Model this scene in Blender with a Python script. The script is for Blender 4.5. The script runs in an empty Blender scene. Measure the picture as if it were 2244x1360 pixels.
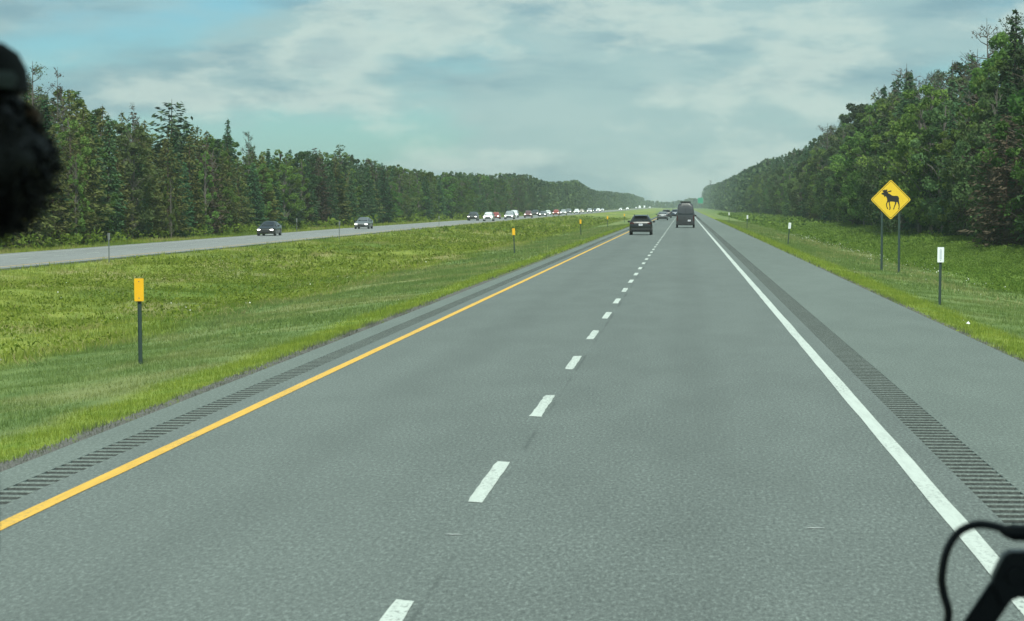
import bpy, bmesh, math, random
import numpy as np
from mathutils import Vector, Matrix, Euler

random.seed(7)
rng = np.random.default_rng(7)
sc = bpy.context.scene
col = sc.collection
R = math.radians

# ------------------------------------------------------------------ camera
F, CX, CY = 5000.0, 1122.0, 680.0            # focal length and centre, in photograph pixels
CAM = Vector((0.0, 0.0, 2.45))
PITCH, YAW = math.atan(230 / F), math.atan(378 / F * math.cos(math.atan(230 / F)))
cam_d = bpy.data.cameras.new("camera")
cam = bpy.data.objects.new("camera", cam_d)
col.objects.link(cam)
cam.location = CAM
cam.rotation_euler = (math.pi / 2 - PITCH, 0, YAW)
cam_d.sensor_width = 36
cam_d.lens = 36 * F / 2244
cam_d.clip_start = 0.05
cam_d.clip_end = 20000
cam_d.dof.use_dof = True
cam_d.dof.focus_distance = 120
cam_d.dof.aperture_fstop = 9
sc.camera = cam
CROT = cam.rotation_euler.to_matrix()

def ray(px, py):
    return (CROT @ Vector(((px - CX) / F, (CY - py) / F, -1))).normalized()
def at_z(px, py, z):
    d = ray(px, py); return CAM + d * ((z - CAM.z) / d.z)
def at_y(px, py, y):
    d = ray(px, py); return CAM + d * (y / d.y)
def y_of(px, x):                              # distance along the road where lateral X shows at pixel column px
    d = ray(px, 450); return x * d.y / d.x
def project(p):
    v = CROT.transposed() @ (Vector(p) - CAM)
    return CX + F * v.x / -v.z, CY - F * v.y / -v.z

# ------------------------------------------------------------------ sky, sun, exposure
SUN_EL, SUN_AZ = R(52), R(172)                 # azimuth clockwise from +Y (road direction)
world = bpy.data.worlds.new("World")
sc.world = world
world.use_nodes = True
wt = world.node_tree
for n in list(wt.nodes): wt.nodes.remove(n)
def wn(t, **k):
    n = wt.nodes.new(t)
    for a, b in k.items(): setattr(n, a, b)
    return n
def wmath(op, a, b=None, clamp=False):
    n = wn('ShaderNodeMath', operation=op, use_clamp=clamp)
    for i, v in enumerate((a, b)):
        if v is None: continue
        if isinstance(v, (int, float)): n.inputs[i].default_value = v
        else: wt.links.new(v, n.inputs[i])
    return n.outputs[0]
def wmix(f, a, b, mode='MIX'):
    n = wn('ShaderNodeMix', data_type='RGBA', blend_type=mode)
    for s, v in ((n.inputs[0], f), (n.inputs[6], a), (n.inputs[7], b)):
        if hasattr(v, 'is_linked'): wt.links.new(v, s)
        else: s.default_value = v
    return n.outputs[2]
sky = wn('ShaderNodeTexSky', sky_type='NISHITA', sun_disc=False)
sky.sun_elevation, sky.sun_rotation = SUN_EL, SUN_AZ
sky.air_density, sky.dust_density, sky.ozone_density = 1.0, 0.6, 2.0
tc = wn('ShaderNodeTexCoord')
def wnoise(scale, zs, detail, rough, off, dist=0.0):
    mp = wn('ShaderNodeMapping')
    mp.inputs['Scale'].default_value = (1, 1, zs)
    mp.inputs['Location'].default_value = off
    wt.links.new(tc.outputs['Generated'], mp.inputs['Vector'])
    n = wn('ShaderNodeTexNoise')
    n.inputs['Scale'].default_value = scale
    n.inputs['Detail'].default_value = detail
    n.inputs['Roughness'].default_value = rough
    n.inputs['Distortion'].default_value = dist
    wt.links.new(mp.outputs[0], n.inputs['Vector'])
    return n.outputs['Fac']
def wrange(v, a, b, c=0.0, d=1.0):
    n = wn('ShaderNodeMapRange', interpolation_type='SMOOTHSTEP')
    wt.links.new(v, n.inputs[0])
    for i, x in enumerate((a, b, c, d)): n.inputs[i + 1].default_value = x
    return n.outputs[0]
SKY_OFF = (2.2, 3.9, 7.7)
PUFF_OFF = (0.7, 6.2, 8.9)
DARK_OFF = (5.5, 3.2, 6.6)
blue = wmix(1.0, sky.outputs[0], (0.37, 0.63, 0.69, 1), 'MULTIPLY')
cover = wnoise(4.6, 3.6, 7, 0.50, SKY_OFF, 0.1)
layer = wrange(cover, 0.38, 0.52)
heap = wnoise(8.5, 2.8, 10, 0.56, PUFF_OFF, 0.0)
puff = wrange(heap, 0.487, 0.59)
core = wrange(heap, 0.53, 0.70)
fine_c = wnoise(26.0, 3.0, 8, 0.62, (2.3, 1.2, 4.4), 0.2)
dark = wrange(wnoise(6.0, 5.0, 8, 0.55, DARK_OFF, 0.15), 0.44, 0.60)
c_layer = wmix(dark, (2.75, 3.95, 3.95, 1), (1.75, 2.85, 3.20, 1))
c_layer = wmix(wmath('MULTIPLY', wrange(fine_c, 0.42, 0.62), 0.30), c_layer, (3.7, 4.7, 4.5, 1))
c1 = wmix(wmath('MULTIPLY', layer, 0.86), blue, c_layer)
c_puff = wmix(core, (4.9, 5.8, 5.2, 1), (3.0, 4.05, 4.1, 1))        # bright rims, greyer bellies
c2 = wmix(wmath('MULTIPLY', wmath('MULTIPLY', puff, wrange(fine_c, 0.32, 0.50, 0.40, 1.0)), 0.66), c1, c_puff)
bg = wn('ShaderNodeBackground')
bg.inputs['Strength'].default_value = 0.10
wt.links.new(c2, bg.inputs['Color'])
wo = wn('ShaderNodeOutputWorld')
wt.links.new(bg.outputs[0], wo.inputs['Surface'])

sun_d = bpy.data.lights.new("sun", 'SUN')
sun_d.energy, sun_d.angle, sun_d.color = 3.4, R(3), (0.96, 1.0, 0.88)
sun = bpy.data.objects.new("sun", sun_d)
col.objects.link(sun)
sv = Vector((math.sin(SUN_AZ) * math.cos(SUN_EL), math.cos(SUN_AZ) * math.cos(SUN_EL), math.sin(SUN_EL)))
sun.rotation_euler = sv.to_track_quat('Z', 'Y').to_euler()
sun.location = (60, 40, 80)

vs = sc.view_settings
vs.view_transform = 'Standard'; vs.look = 'None'; vs.gamma = 1; vs.use_curve_mapping = False
vs.exposure = 0.5
sc.render.engine = 'CYCLES'
sc.cycles.use_denoising = True
sc.cycles.max_bounces = 6
sc.cycles.diffuse_bounces = 3
sc.cycles.glossy_bounces = 3
sc.cycles.transmission_bounces = 3
sc.cycles.transparent_max_bounces = 6
sc.cycles.volume_bounces = 1
sc.cycles.sample_clamp_indirect = 4

# ------------------------------------------------------------------ materials
class Nodes:
    def __init__(s, name):
        s.m = bpy.data.materials.new(name); s.m.use_nodes = True
        s.t = s.m.node_tree
        for n in list(s.t.nodes): s.t.nodes.remove(n)
        s.out = s.t.nodes.new('ShaderNodeOutputMaterial')
    def n(s, typ, **k):
        n = s.t.nodes.new(typ)
        for a, b in k.items(): setattr(n, a, b)
        return n
    def set(s, sock, v):
        if hasattr(v, 'is_linked'): s.t.links.new(v, sock)
        else: sock.default_value = v
    def pos(s):
        if not hasattr(s, '_p'): s._p = s.n('ShaderNodeNewGeometry').outputs['Position']
        return s._p
    def obj(s):
        if not hasattr(s, '_o'): s._o = s.n('ShaderNodeTexCoord').outputs['Object']
        return s._o
    def xyz(s, v):
        n = s.n('ShaderNodeSeparateXYZ'); s.set(n.inputs[0], v); return n.outputs
    def noise(s, vec, scale, detail=3, rough=0.55, sc3=(1, 1, 1)):
        mp = s.n('ShaderNodeMapping'); s.set(mp.inputs['Vector'], vec); mp.inputs['Scale'].default_value = sc3
        n = s.n('ShaderNodeTexNoise'); s.set(n.inputs['Vector'], mp.outputs[0])
        n.inputs['Scale'].default_value = scale; n.inputs['Detail'].default_value = detail
        n.inputs['Roughness'].default_value = rough
        return n.outputs['Fac']
    def rng(s, v, a, b, c=0.0, d=1.0):
        n = s.n('ShaderNodeMapRange', interpolation_type='SMOOTHSTEP'); s.set(n.inputs[0], v)
        for i, x in enumerate((a, b, c, d)): n.inputs[i + 1].default_value = x
        return n.outputs[0]
    def mix(s, f, a, b, mode='MIX'):
        n = s.n('ShaderNodeMix', data_type='RGBA', blend_type=mode)
        s.set(n.inputs[0], f)
        s.set(n.inputs[6], a if hasattr(a, 'is_linked') else tuple(a)[:3] + (1,))
        s.set(n.inputs[7], b if hasattr(b, 'is_linked') else tuple(b)[:3] + (1,))
        return n.outputs[2]
    def math(s, op, a, b=0.0):
        n = s.n('ShaderNodeMath', operation=op); s.set(n.inputs[0], a); s.set(n.inputs[1], b); return n.outputs[0]
    def bump(s, h, strength, dist):
        n = s.n('ShaderNodeBump'); s.set(n.inputs['Height'], h)
        n.inputs['Strength'].default_value = strength; n.inputs['Distance'].default_value = dist
        return n.outputs[0]
    def principled(s, color, rough=0.6, metal=0.0, spec=0.5, normal=None, emit=None, estr=0.0, coat=0.0):
        p = s.n('ShaderNodeBsdfPrincipled')
        s.set(p.inputs['Base Color'], color if hasattr(color, 'is_linked') else tuple(color)[:3] + (1,))
        s.set(p.inputs['Roughness'], rough); s.set(p.inputs['Metallic'], metal)
        s.set(p.inputs['Specular IOR Level'], spec)
        if coat: p.inputs['Coat Weight'].default_value = coat; p.inputs['Coat Roughness'].default_value = 0.06
        if normal is not None: s.set(p.inputs['Normal'], normal)
        if emit is not None:
            p.inputs['Emission Color'].default_value = tuple(emit)[:3] + (1,); p.inputs['Emission Strength'].default_value = estr
        s.t.links.new(p.outputs[0], s.out.inputs['Surface'])
        return s.m

def simple(name, c, rough=0.6, metal=0.0, spec=0.5, var=0.12, scale=8.0, **k):
    s = Nodes(name)
    f = s.noise(s.obj(), scale, 4)
    cc = s.mix(f, [x * (1 - var) for x in c], [min(1, x * (1 + var)) for x in c])
    return s.principled(cc, rough, metal, spec, **k)

def asphalt(name, c_dark, c_lite, tracks=True):
    s = Nodes(name); p = s.pos()
    fine = s.rng(s.noise(p, 34, 3, 0.7), 0.36, 0.64)
    stones = s.rng(s.noise(p, 75, 2, 0.6), 0.56, 0.70)
    mid = s.noise(p, 1.1, 4, 0.6, (1, 0.25, 1))
    big = s.noise(p, 0.12, 3, 0.55, (1.0, 0.12, 1))
    c = s.mix(fine, c_dark, c_lite)
    c = s.mix(s.math('MULTIPLY', stones, 0.45), c, [min(1, x * 2.3) for x in c_lite])
    grit = s.noise(p, 24, 4, 0.8, (1.4, 0.42, 1))
    c = s.mix(s.rng(grit, 0.52, 0.64, 0.0, 0.62), c, [min(1, x * 1.9) for x in c_lite])
    c = s.mix(s.rng(grit, 0.48, 0.36, 0.0, 0.60), c, [x * 0.45 for x in c_dark])
    c = s.mix(s.rng(mid, 0.3, 0.7, 0.0, 0.22), c, [x * 0.62 for x in c_dark])
    c = s.mix(s.rng(big, 0.35, 0.65, 0.0, 0.20), c, [x * 1.35 for x in c_lite])
    if tracks:                                 # oil stain along the lane middle, paler wheel tracks
        x = s.xyz(p)[0]
        a = s.math('ABSOLUTE', s.math('SUBTRACT', s.math('ABSOLUTE', s.math('ADD', x, 1.72)), 1.85))
        wob = s.math('MULTIPLY', s.math('SUBTRACT', s.noise(p, 0.35, 2, 0.5, (1, 0.1, 1)), 0.5), 0.5)
        a2 = s.math('ADD', a, wob)
        c = s.mix(s.rng(a2, 0.1, 0.6, 0.11, 0.0), c, [v * 0.55 for v in c_dark])
        seam = s.math('ABSOLUTE', s.math('ADD', x, 1.60))
        c = s.mix(s.math('MULTIPLY', s.rng(s.math('ADD', seam, s.math('MULTIPLY', wob, 0.12)), 0.004, 0.035, 0.5, 0.0), s.rng(mid, 0.45, 0.6)), c, [v * 0.55 for v in c_dark])
    b = s.bump(fine, 0.5, 0.006)
    return s.principled(c, 0.78, 0, 0.35, b)

M = {}
M['asphalt'] = asphalt('asphalt', (0.100, 0.117, 0.110), (0.157, 0.184, 0.171))
M['asphalt_shoulder'] = asphalt('asphalt_shoulder', (0.105, 0.128, 0.116), (0.165, 0.195, 0.177), False)
M['asphalt_groove_shade'] = asphalt('asphalt_groove_shade', (0.026, 0.031, 0.029), (0.050, 0.057, 0.053), False)
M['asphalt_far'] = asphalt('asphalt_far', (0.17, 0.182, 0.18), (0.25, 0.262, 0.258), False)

def paint(name, c, worn):
    s = Nodes(name); p = s.pos()
    f = s.rng(s.noise(p, 26, 5, 0.72, (1, 0.5, 1)), 0.51, 0.62)
    patchy = s.rng(s.noise(p, 0.8, 4, 0.6, (1, 0.35, 1)), 0.38, 0.66)
    g = s.rng(s.noise(p, 5.0, 5, 0.65, (3.0, 0.25, 1)), 0.38, 0.68, 0.0, 0.34)
    cc = s.mix(g, c, [x * 0.62 for x in c])
    cc = s.mix(s.math('MULTIPLY', s.math('MULTIPLY', f, patchy), worn), cc, (0.15, 0.17, 0.16))
    return s.principled(cc, 0.6, 0, 0.4, s.bump(f, 0.3, 0.003))
M['paint_white'] = paint('paint_white', (0.575, 0.63, 0.58), 0.85)
M['paint_yellow'] = paint('paint_yellow', (0.78, 0.46, 0.068), 0.6)

M['paint_worn'] = paint('paint_worn', (0.36, 0.39, 0.37), 0.9)
def grass_color(s):
    """Colour of the sward by place: lush strip at the kerb, mown verge, rough weeds, dry patches."""
    p = s.pos(); x, y, z = s.xyz(p)
    n1 = s.noise(p, 0.22, 5, 0.6, (1, 0.45, 1)); n2 = s.noise(p, 1.6, 5, 0.65, (1, 0.6, 1)); n3 = s.noise(p, 11, 3, 0.6)
    mown = s.mix(s.rng(n2, 0.3, 0.7), (0.125, 0.195, 0.062), (0.185, 0.255, 0.085))
    mown = s.mix(s.rng(n1, 0.46, 0.62, 0, 0.8), mown, (0.255, 0.28, 0.115))
    lush = s.mix(s.rng(n2, 0.3, 0.7), (0.165, 0.245, 0.040), (0.275, 0.33, 0.065))
    rough = s.mix(s.rng(n2, 0.32, 0.68), (0.165, 0.225, 0.040), (0.29, 0.335, 0.070))
    rough = s.mix(s.rng(n1, 0.50, 0.64, 0, 0.8), rough, (0.34, 0.32, 0.145))
    rough = s.mix(s.rng(s.noise(p, 0.09, 4, 0.55, (1, 0.4, 1)), 0.48, 0.60, 0, 0.65), rough, (0.095, 0.175, 0.032))
    wob = s.math('MULTIPLY', s.math('SUBTRACT', s.noise(p, 0.35, 4, 0.6), 0.5), 3.0)
    xw = s.math('ADD', x, wob)
    xs = s.math('ADD', x, s.math('MULTIPLY', s.math('SUBTRACT', s.noise(p, 0.9, 4, 0.6), 0.5), 0.9))
    c = s.mix(s.rng(xw, -14.2, -12.6), rough, mown)
    c = s.mix(s.rng(xs, -8.0, -7.3), c, lush)
    c = s.mix(s.rng(xs, -6.75, -6.45), c, (0.135, 0.14, 0.125))      # gravel along the pavement edge
    c = s.mix(s.rng(x, -0.5, 0.5), c, (0.13, 0.135, 0.12))
    c = s.mix(s.rng(xs, 5.35, 5.6), c, lush)
    c = s.mix(s.rng(xs, 6.2, 6.9), c, mown)
    weed = s.mix(s.rng(n2, 0.3, 0.7), (0.095, 0.165, 0.034), (0.18, 0.25, 0.055))
    c = s.mix(s.rng(xw, 11.3, 12.3), c, weed)
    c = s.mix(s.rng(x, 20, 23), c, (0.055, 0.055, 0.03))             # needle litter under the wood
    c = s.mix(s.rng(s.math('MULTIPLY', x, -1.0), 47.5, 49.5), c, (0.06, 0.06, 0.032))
    return s.mix(s.rng(n3, 0.3, 0.7, 0.0, 0.22), c, (0.07, 0.10, 0.03)), n3

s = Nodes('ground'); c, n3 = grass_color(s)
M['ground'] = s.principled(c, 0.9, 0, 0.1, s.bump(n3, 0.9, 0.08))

def leafy(name, c_a, c_b, trans=0.35, hue=0.03, val=0.35, grass=False, glow=1.0):
    s = Nodes(name)
    if grass:
        c, _ = grass_color(s)
    else:
        at = s.n('ShaderNodeAttribute', attribute_name='tint')
        c = s.mix(at.outputs['Fac'], c_a, c_b)
        oi = s.n('ShaderNodeObjectInfo')
        hs = s.n('ShaderNodeHueSaturation')
        s.set(hs.inputs['Hue'], s.rng(oi.outputs['Random'], 0, 1, 0.5 - hue, 0.5 + hue))
        r2 = s.n('ShaderNodeTexWhiteNoise', noise_dimensions='1D'); s.set(r2.inputs['W'], s.math('MULTIPLY', oi.outputs['Random'], 91.7))
        s.set(hs.inputs['Value'], s.rng(r2.outputs['Value'], 0, 1, 1 - val, 1 + val))
        s.set(hs.inputs['Color'], c); c = hs.outputs[0]
    if grass:
        at = s.n('ShaderNodeAttribute', attribute_name='tint')
        c = s.mix(1.0, c, s.mix(at.outputs['Fac'], (0.88, 0.9, 0.86), (1.42, 1.36, 1.3)), 'MULTIPLY')
    d = s.n('ShaderNodeBsdfDiffuse'); s.set(d.inputs['Color'], c)
    t = s.n('ShaderNodeBsdfTranslucent'); s.set(t.inputs['Color'], c)
    m = s.n('ShaderNodeMixShader'); m.inputs[0].default_value = trans
    s.t.links.new(d.outputs[0], m.inputs[1]); s.t.links.new(t.outputs[0], m.inputs[2])
    s.t.links.new(m.outputs[0], s.out.inputs['Surface'])
    return s.m
M['grass'] = leafy('grass', None, None, 0.4, grass=True)
M['needles_spruce'] = leafy('needles_spruce', (0.042, 0.098, 0.05), (0.08, 0.148, 0.062), 0.25, 0.02, 0.3)
M['needles_larch'] = leafy('needles_larch', (0.108, 0.135, 0.047), (0.17, 0.182, 0.064), 0.35, 0.014, 0.25)
M['needles_pine'] = leafy('needles_pine', (0.055, 0.092, 0.055), (0.098, 0.14, 0.07), 0.2, 0.02, 0.3)
M['needles_brown'] = leafy('needles_brown', (0.068, 0.055, 0.04), (0.095, 0.076, 0.054), 0.2, 0.012, 0.3)
M['leaves_maple'] = leafy('leaves_maple', (0.07, 0.14, 0.036), (0.16, 0.255, 0.062), 0.4, 0.025, 0.35)
M['leaves_birch'] = leafy('leaves_birch', (0.105, 0.18, 0.045), (0.17, 0.255, 0.066), 0.4, 0.02, 0.3)
M['leaves_poplar'] = leafy('leaves_poplar', (0.08, 0.135, 0.054), (0.135, 0.195, 0.078), 0.4, 0.025, 0.3)
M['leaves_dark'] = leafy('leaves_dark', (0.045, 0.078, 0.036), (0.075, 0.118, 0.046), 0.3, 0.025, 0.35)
M['leaves_shrub'] = leafy('leaves_shrub', (0.085, 0.150, 0.025), (0.215, 0.290, 0.050), 0.4, 0.02, 0.25)
M['leaves_weed'] = leafy('leaves_weed', (0.085, 0.16, 0.03), (0.205, 0.285, 0.06), 0.4, 0, 0)
M['leaves_ditch'] = leafy('leaves_ditch', (0.100, 0.160, 0.020), (0.260, 0.310, 0.055), 0.4, 0.0, 0.0)
M['dry_stems'] = leafy('dry_stems', (0.30, 0.25, 0.11), (0.42, 0.38, 0.19), 0.3, 0, 0)
M['flowers'] = leafy('flowers', (0.7, 0.7, 0.6), (0.8, 0.8, 0.75), 0.3, 0, 0)
M['bark'] = simple('bark', (0.085, 0.07, 0.055), 0.9, var=0.4, scale=6)
M['bark_grey'] = simple('bark_grey', (0.105, 0.096, 0.082), 0.9, var=0.4, scale=6)
M['bark_red'] = simple('bark_red', (0.10, 0.065, 0.05), 0.9, var=0.4, scale=6)
M['far_leaves'] = leafy('far_leaves', (0.035, 0.070, 0.041), (0.115, 0.169, 0.065), 0.3, 0, 0)
M['gravel'] = simple('gravel', (0.12, 0.122, 0.115), 0.9, var=0.5, scale=30)

# vehicle, sign and interior materials
def carpaint(name, c, metal=0.0, rough=0.32):
    s = Nodes(name); f = s.noise(s.obj(), 3, 3)
    cc = s.mix(f, [x * 0.92 for x in c], [min(1, x * 1.08) for x in c])
    dust = s.rng(s.xyz(s.obj())[2], 0.2, 0.6, 0.18, 0.0)            # road dirt on the sills
    cc = s.mix(s.math('MULTIPLY', dust, s.noise(s.obj(), 6, 4)), cc, (0.16, 0.15, 0.13))
    return s.principled(cc, rough, metal, 0.5, coat=0.5)
PAINT = {k: carpaint('paint_' + k, c, m) for k, c, m in (
    ('black', (0.007, 0.0075, 0.008), 0), ('charcoal', (0.05, 0.054, 0.058), 0.3), ('white', (0.74, 0.78, 0.77), 0),
    ('silver', (0.46, 0.49, 0.50), 0.4), ('grey', (0.16, 0.175, 0.18), 0.3), ('red', (0.33, 0.05, 0.035), 0),
    ('maroon', (0.16, 0.06, 0.065), 0.2), ('navy', (0.035, 0.05, 0.075), 0.2), ('beige', (0.42, 0.38, 0.30), 0.2),
    ('van', (0.040, 0.041, 0.045), 0.1))}
M['glass'] = simple('car_glass', (0.016, 0.021, 0.023), 0.1, 0, 0.35, 0.1)
M['rubber'] = simple('rubber', (0.018, 0.018, 0.019), 0.8)
M['rim'] = simple('rim', (0.30, 0.31, 0.32), 0.35, 0.7)
M['trim'] = simple('black_trim', (0.016, 0.017, 0.018), 0.55)
M['headlight'] = simple('headlight_lit', (0.8, 0.8, 0.75), 0.2, emit=(1.0, 0.98, 0.90), estr=5.0)
M['taillight'] = simple('taillight', (0.055, 0.006, 0.006), 0.3)
M['plate'] = simple('licence_plate', (0.70, 0.72, 0.74), 0.5)
M['plate_ink'] = simple('plate_ink', (0.05, 0.08, 0.22), 0.5)
M['sign_yellow'] = simple('sign_yellow', (0.74, 0.48, 0.022), 0.5, var=0.06, scale=3)
M['sign_black'] = simple('sign_black', (0.012, 0.011, 0.010), 0.5)
M['sign_back'] = simple('sign_back', (0.30, 0.31, 0.31), 0.45, 0.5)
M['sign_green'] = simple('sign_green', (0.010, 0.26, 0.15), 0.5, var=0.06)
M['sign_white'] = simple('sign_white', (0.76, 0.78, 0.78), 0.5, var=0.06)
M['post_green'] = simple('post_green', (0.028, 0.055, 0.048), 0.6, 0.1, var=0.3)
M['post_steel'] = simple('post_steel', (0.13, 0.15, 0.15), 0.5, 0.3, var=0.25)
M['reflector_amber'] = simple('reflector_amber', (0.80, 0.42, 0.012), 0.45, var=0.08)
M['reflector_white'] = simple('reflector_white', (0.74, 0.77, 0.80), 0.45, var=0.06)
M['reflector_grey'] = simple('reflector_grey', (0.50, 0.53, 0.58), 0.35, var=0.1)
M['litter'] = simple('litter', (0.75, 0.77, 0.78), 0.5)
M['coach_panel'] = simple('coach_panel', (0.05, 0.05, 0.052), 0.7)
M['coach_shell'] = simple('coach_shell', (0.30, 0.31, 0.32), 0.5)
M['wiper'] = simple('wiper_black', (0.014, 0.015, 0.016), 0.42, spec=0.5)
M['hair'] = simple('hair_dark', (0.010, 0.008, 0.007), 0.55, var=0.4, scale=60)
M['skin'] = simple('skin', (0.25, 0.14, 0.09), 0.55, var=0.1)
M['cap'] = simple('cap_cloth', (0.012, 0.013, 0.015), 0.9)
M['strap'] = simple('cap_strap', (0.10, 0.12, 0.12), 0.8)
M['shirt'] = simple('shirt_blue', (0.075, 0.105, 0.15), 0.9)
M['seat'] = simple('seat_cloth', (0.03, 0.032, 0.04), 0.95)

# ------------------------------------------------------------------ mesh helpers
def tag(o, label=None, cat=None, group=None, kind=None):
    if label: o['label'] = label
    if cat: o['category'] = cat
    if group: o['group'] = group
    if kind: o['kind'] = kind
    return o
def link(name, me, parent=None, loc=None, mat=None):
    o = bpy.data.objects.new(name, me); col.objects.link(o)
    if parent is not None: o.parent = parent
    if loc is not None: o.location = loc
    if mat is not None and me is not None and not me.materials: me.materials.append(mat)
    return o
def empty(name, loc=(0, 0, 0), rz=0.0):
    o = bpy.data.objects.new(name, None); col.objects.link(o)
    o.location = loc; o.rotation_euler = (0, 0, rz); o.empty_display_size = 0.3
    return o
def np_mesh(name, V, Fc, mat=None, tint=None, smooth=False):
    """V (n,3), Fc (m,k) with one k."""
    me = bpy.data.meshes.new(name)
    V = np.asarray(V, np.float32); Fc = np.asarray(Fc, np.int32)
    m, k = Fc.shape
    me.vertices.add(len(V)); me.vertices.foreach_set('co', V.ravel())
    me.loops.add(m * k); me.loops.foreach_set('vertex_index', Fc.ravel())
    me.polygons.add(m); me.polygons.foreach_set('loop_start', np.arange(0, m * k, k, dtype=np.int32))
    me.polygons.foreach_set('loop_total', np.full(m, k, np.int32))
    if smooth: me.polygons.foreach_set('use_smooth', np.ones(m, bool))
    me.update(calc_edges=True)
    if tint is not None:
        a = me.attributes.new('tint', 'FLOAT', 'POINT'); a.data.foreach_set('value', np.asarray(tint, np.float32))
    if mat is not None: me.materials.append(mat)
    return me

class MB:
    def __init__(s): s.v = []; s.f = []
    def add(s, v, f):
        b = len(s.v); s.v += [tuple(x) for x in v]; s.f += [tuple(i + b for i in q) for q in f]; return s
    def box(s, c, d, rot=None):
        hx, hy, hz = d[0] / 2, d[1] / 2, d[2] / 2
        v = [Vector((sx * hx, sy * hy, sz * hz)) for sz in (-1, 1) for sy in (-1, 1) for sx in (-1, 1)]
        if rot is not None: v = [rot @ x for x in v]
        v = [x + Vector(c) for x in v]
        return s.add(v, [(0, 2, 3, 1), (4, 5, 7, 6), (0, 1, 5, 4), (2, 6, 7, 3), (0, 4, 6, 2), (1, 3, 7, 5)])
    def tube(s, pts, rad, n=8, caps=True):
        pts = [Vector(p) for p in pts]
        if isinstance(rad, (int, float)): rad = [rad] * len(pts)
        rings = []; up = None
        for i, p in enumerate(pts):
            t = (pts[min(i + 1, len(pts) - 1)] - pts[max(i - 1, 0)]).normalized()
            if up is None:
                up = Vector((0, 0, 1)) if abs(t.z) < 0.9 else Vector((1, 0, 0))
            a = t.cross(up).normalized(); up = a.cross(t).normalized()
            rings.append([p + (a * math.cos(2 * math.pi * k / n) + up * math.sin(2 * math.pi * k / n)) * rad[i] for k in range(n)])
        v = [x for r in rings for x in r]; f = []
        for i in range(len(pts) - 1):
            for k in range(n):
                f.append((i * n + k, i * n + (k + 1) % n, (i + 1) * n + (k + 1) % n, (i + 1) * n + k))
        if caps: f += [tuple(range(n))[::-1], tuple(range((len(pts) - 1) * n, len(pts) * n))]
        return s.add(v, f)
    def loft(s, rings, caps=True):
        n = len(rings[0]); v = [x for r in rings for x in r]; f = []
        for i in range(len(rings) - 1):
            for k in range(n):
                f.append((i * n + k, i * n + (k + 1) % n, (i + 1) * n + (k + 1) % n, (i + 1) * n + k))
        if caps: f += [tuple(range(n))[::-1], tuple(range((len(rings) - 1) * n, len(rings) * n))]
        return s.add(v, f)
    def prism(s, pts2, y0, y1):                 # outline in x,z extruded along y
        n = len(pts2)
        v = [(x, y0, z) for x, z in pts2] + [(x, y1, z) for x, z in pts2]
        f = [tuple(range(n)), tuple(range(2 * n - 1, n - 1, -1))]
        f += [(k, n + k, n + (k + 1) % n, (k + 1) % n) for k in range(n)]
        return s.add(v, f)
    def mesh(s, name, mat=None, smooth=False, bevel=0.0, tri=False):
        bm = bmesh.new()
        vs_ = [bm.verts.new(x) for x in s.v]
        for q in s.f:
            try: bm.faces.new([vs_[i] for i in q])
            except ValueError: pass
        bmesh.ops.recalc_face_normals(bm, faces=bm.faces)
        if bevel: bmesh.ops.bevel(bm, geom=list(bm.edges), offset=bevel, segments=2, affect='EDGES', clamp_overlap=True)
        if tri: bmesh.ops.triangulate(bm, faces=bm.faces, quad_method='BEAUTY', ngon_method='EAR_CLIP')
        me = bpy.data.meshes.new(name); bm.to_mesh(me); bm.free()
        if smooth:
            me.polygons.foreach_set('use_smooth', np.ones(len(me.polygons), bool)); me.set_sharp_from_angle(angle=R(smooth if smooth is not True else 40))
        if mat is not None: me.materials.append(mat)
        return me
    def build(s, name, mat, parent=None, smooth=False, bevel=0.0, tri=False, loc=None):
        return link(name, s.mesh(name, mat, smooth, bevel, tri), parent, loc)
def kids(o): return [c for c in bpy.data.objects if c.parent is o]
def copy_tree(o, children, parent=None):
    """children: dict object -> list of its child objects (kept by the builder, so no search is needed)."""
    c = o.copy(); col.objects.link(c); c.parent = parent
    for ch in children.get(o.name, []): copy_tree(ch, children, c)
    return c

# ------------------------------------------------------------------ terrain
def sst(a, b, x): t = np.clip((x - a) / (b - a), 0, 1); return t * t * (3 - 2 * t)
ZLY = ([-100, 113, 163, 283, 454, 581, 1500, 6000], [-.66, -.65, -.62, -.46, -.42, -.36, -.3, -.3])
def zl(Y): return np.interp(Y, *ZLY)
GX = [-1500, -70, -52, -47, -45.2, -44.0, -43.6, -33.4, -33.0, -31, -24, -18, -13.5, -9.3, -7, -6.5, -6.2, 5.2, 5.5, 6.2, 7, 9, 11.5, 14.5, 18, 22, 40, 1500]
GA = [.4, .3, .1, -.15, -.28, -.1, -.14, -.14, -.06, -.32, -.62, -1.25, -.85, -.36, -.12, -.05, -.14, -.14, -.05, -.10, -.22, -.42, -.75, -1.15, -.9, -.45, 0, .3]
GL = [0, .3, 1, 1, 1, 1, 1, 1, 1, 1, .8, .1, 0, 0, 0, 0, 0, 0, 0, 0, 0, 0, 0, 0, 0, 0, 0, 0]
def hash_noise(X, Y, s, seed):
    x, y = X / s, Y / s
    xi, yi = np.floor(x), np.floor(y); fx, fy = x - xi, y - yi
    fx, fy = fx * fx * (3 - 2 * fx), fy * fy * (3 - 2 * fy)
    def h(a, b): v = np.sin(a * 127.1 + b * 311.7 + seed * 74.7) * 43758.5453; return v - np.floor(v)
    return (h(xi, yi) * (1 - fx) + h(xi + 1, yi) * fx) * (1 - fy) + (h(xi, yi + 1) * (1 - fx) + h(xi + 1, yi + 1) * fx) * fy
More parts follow.
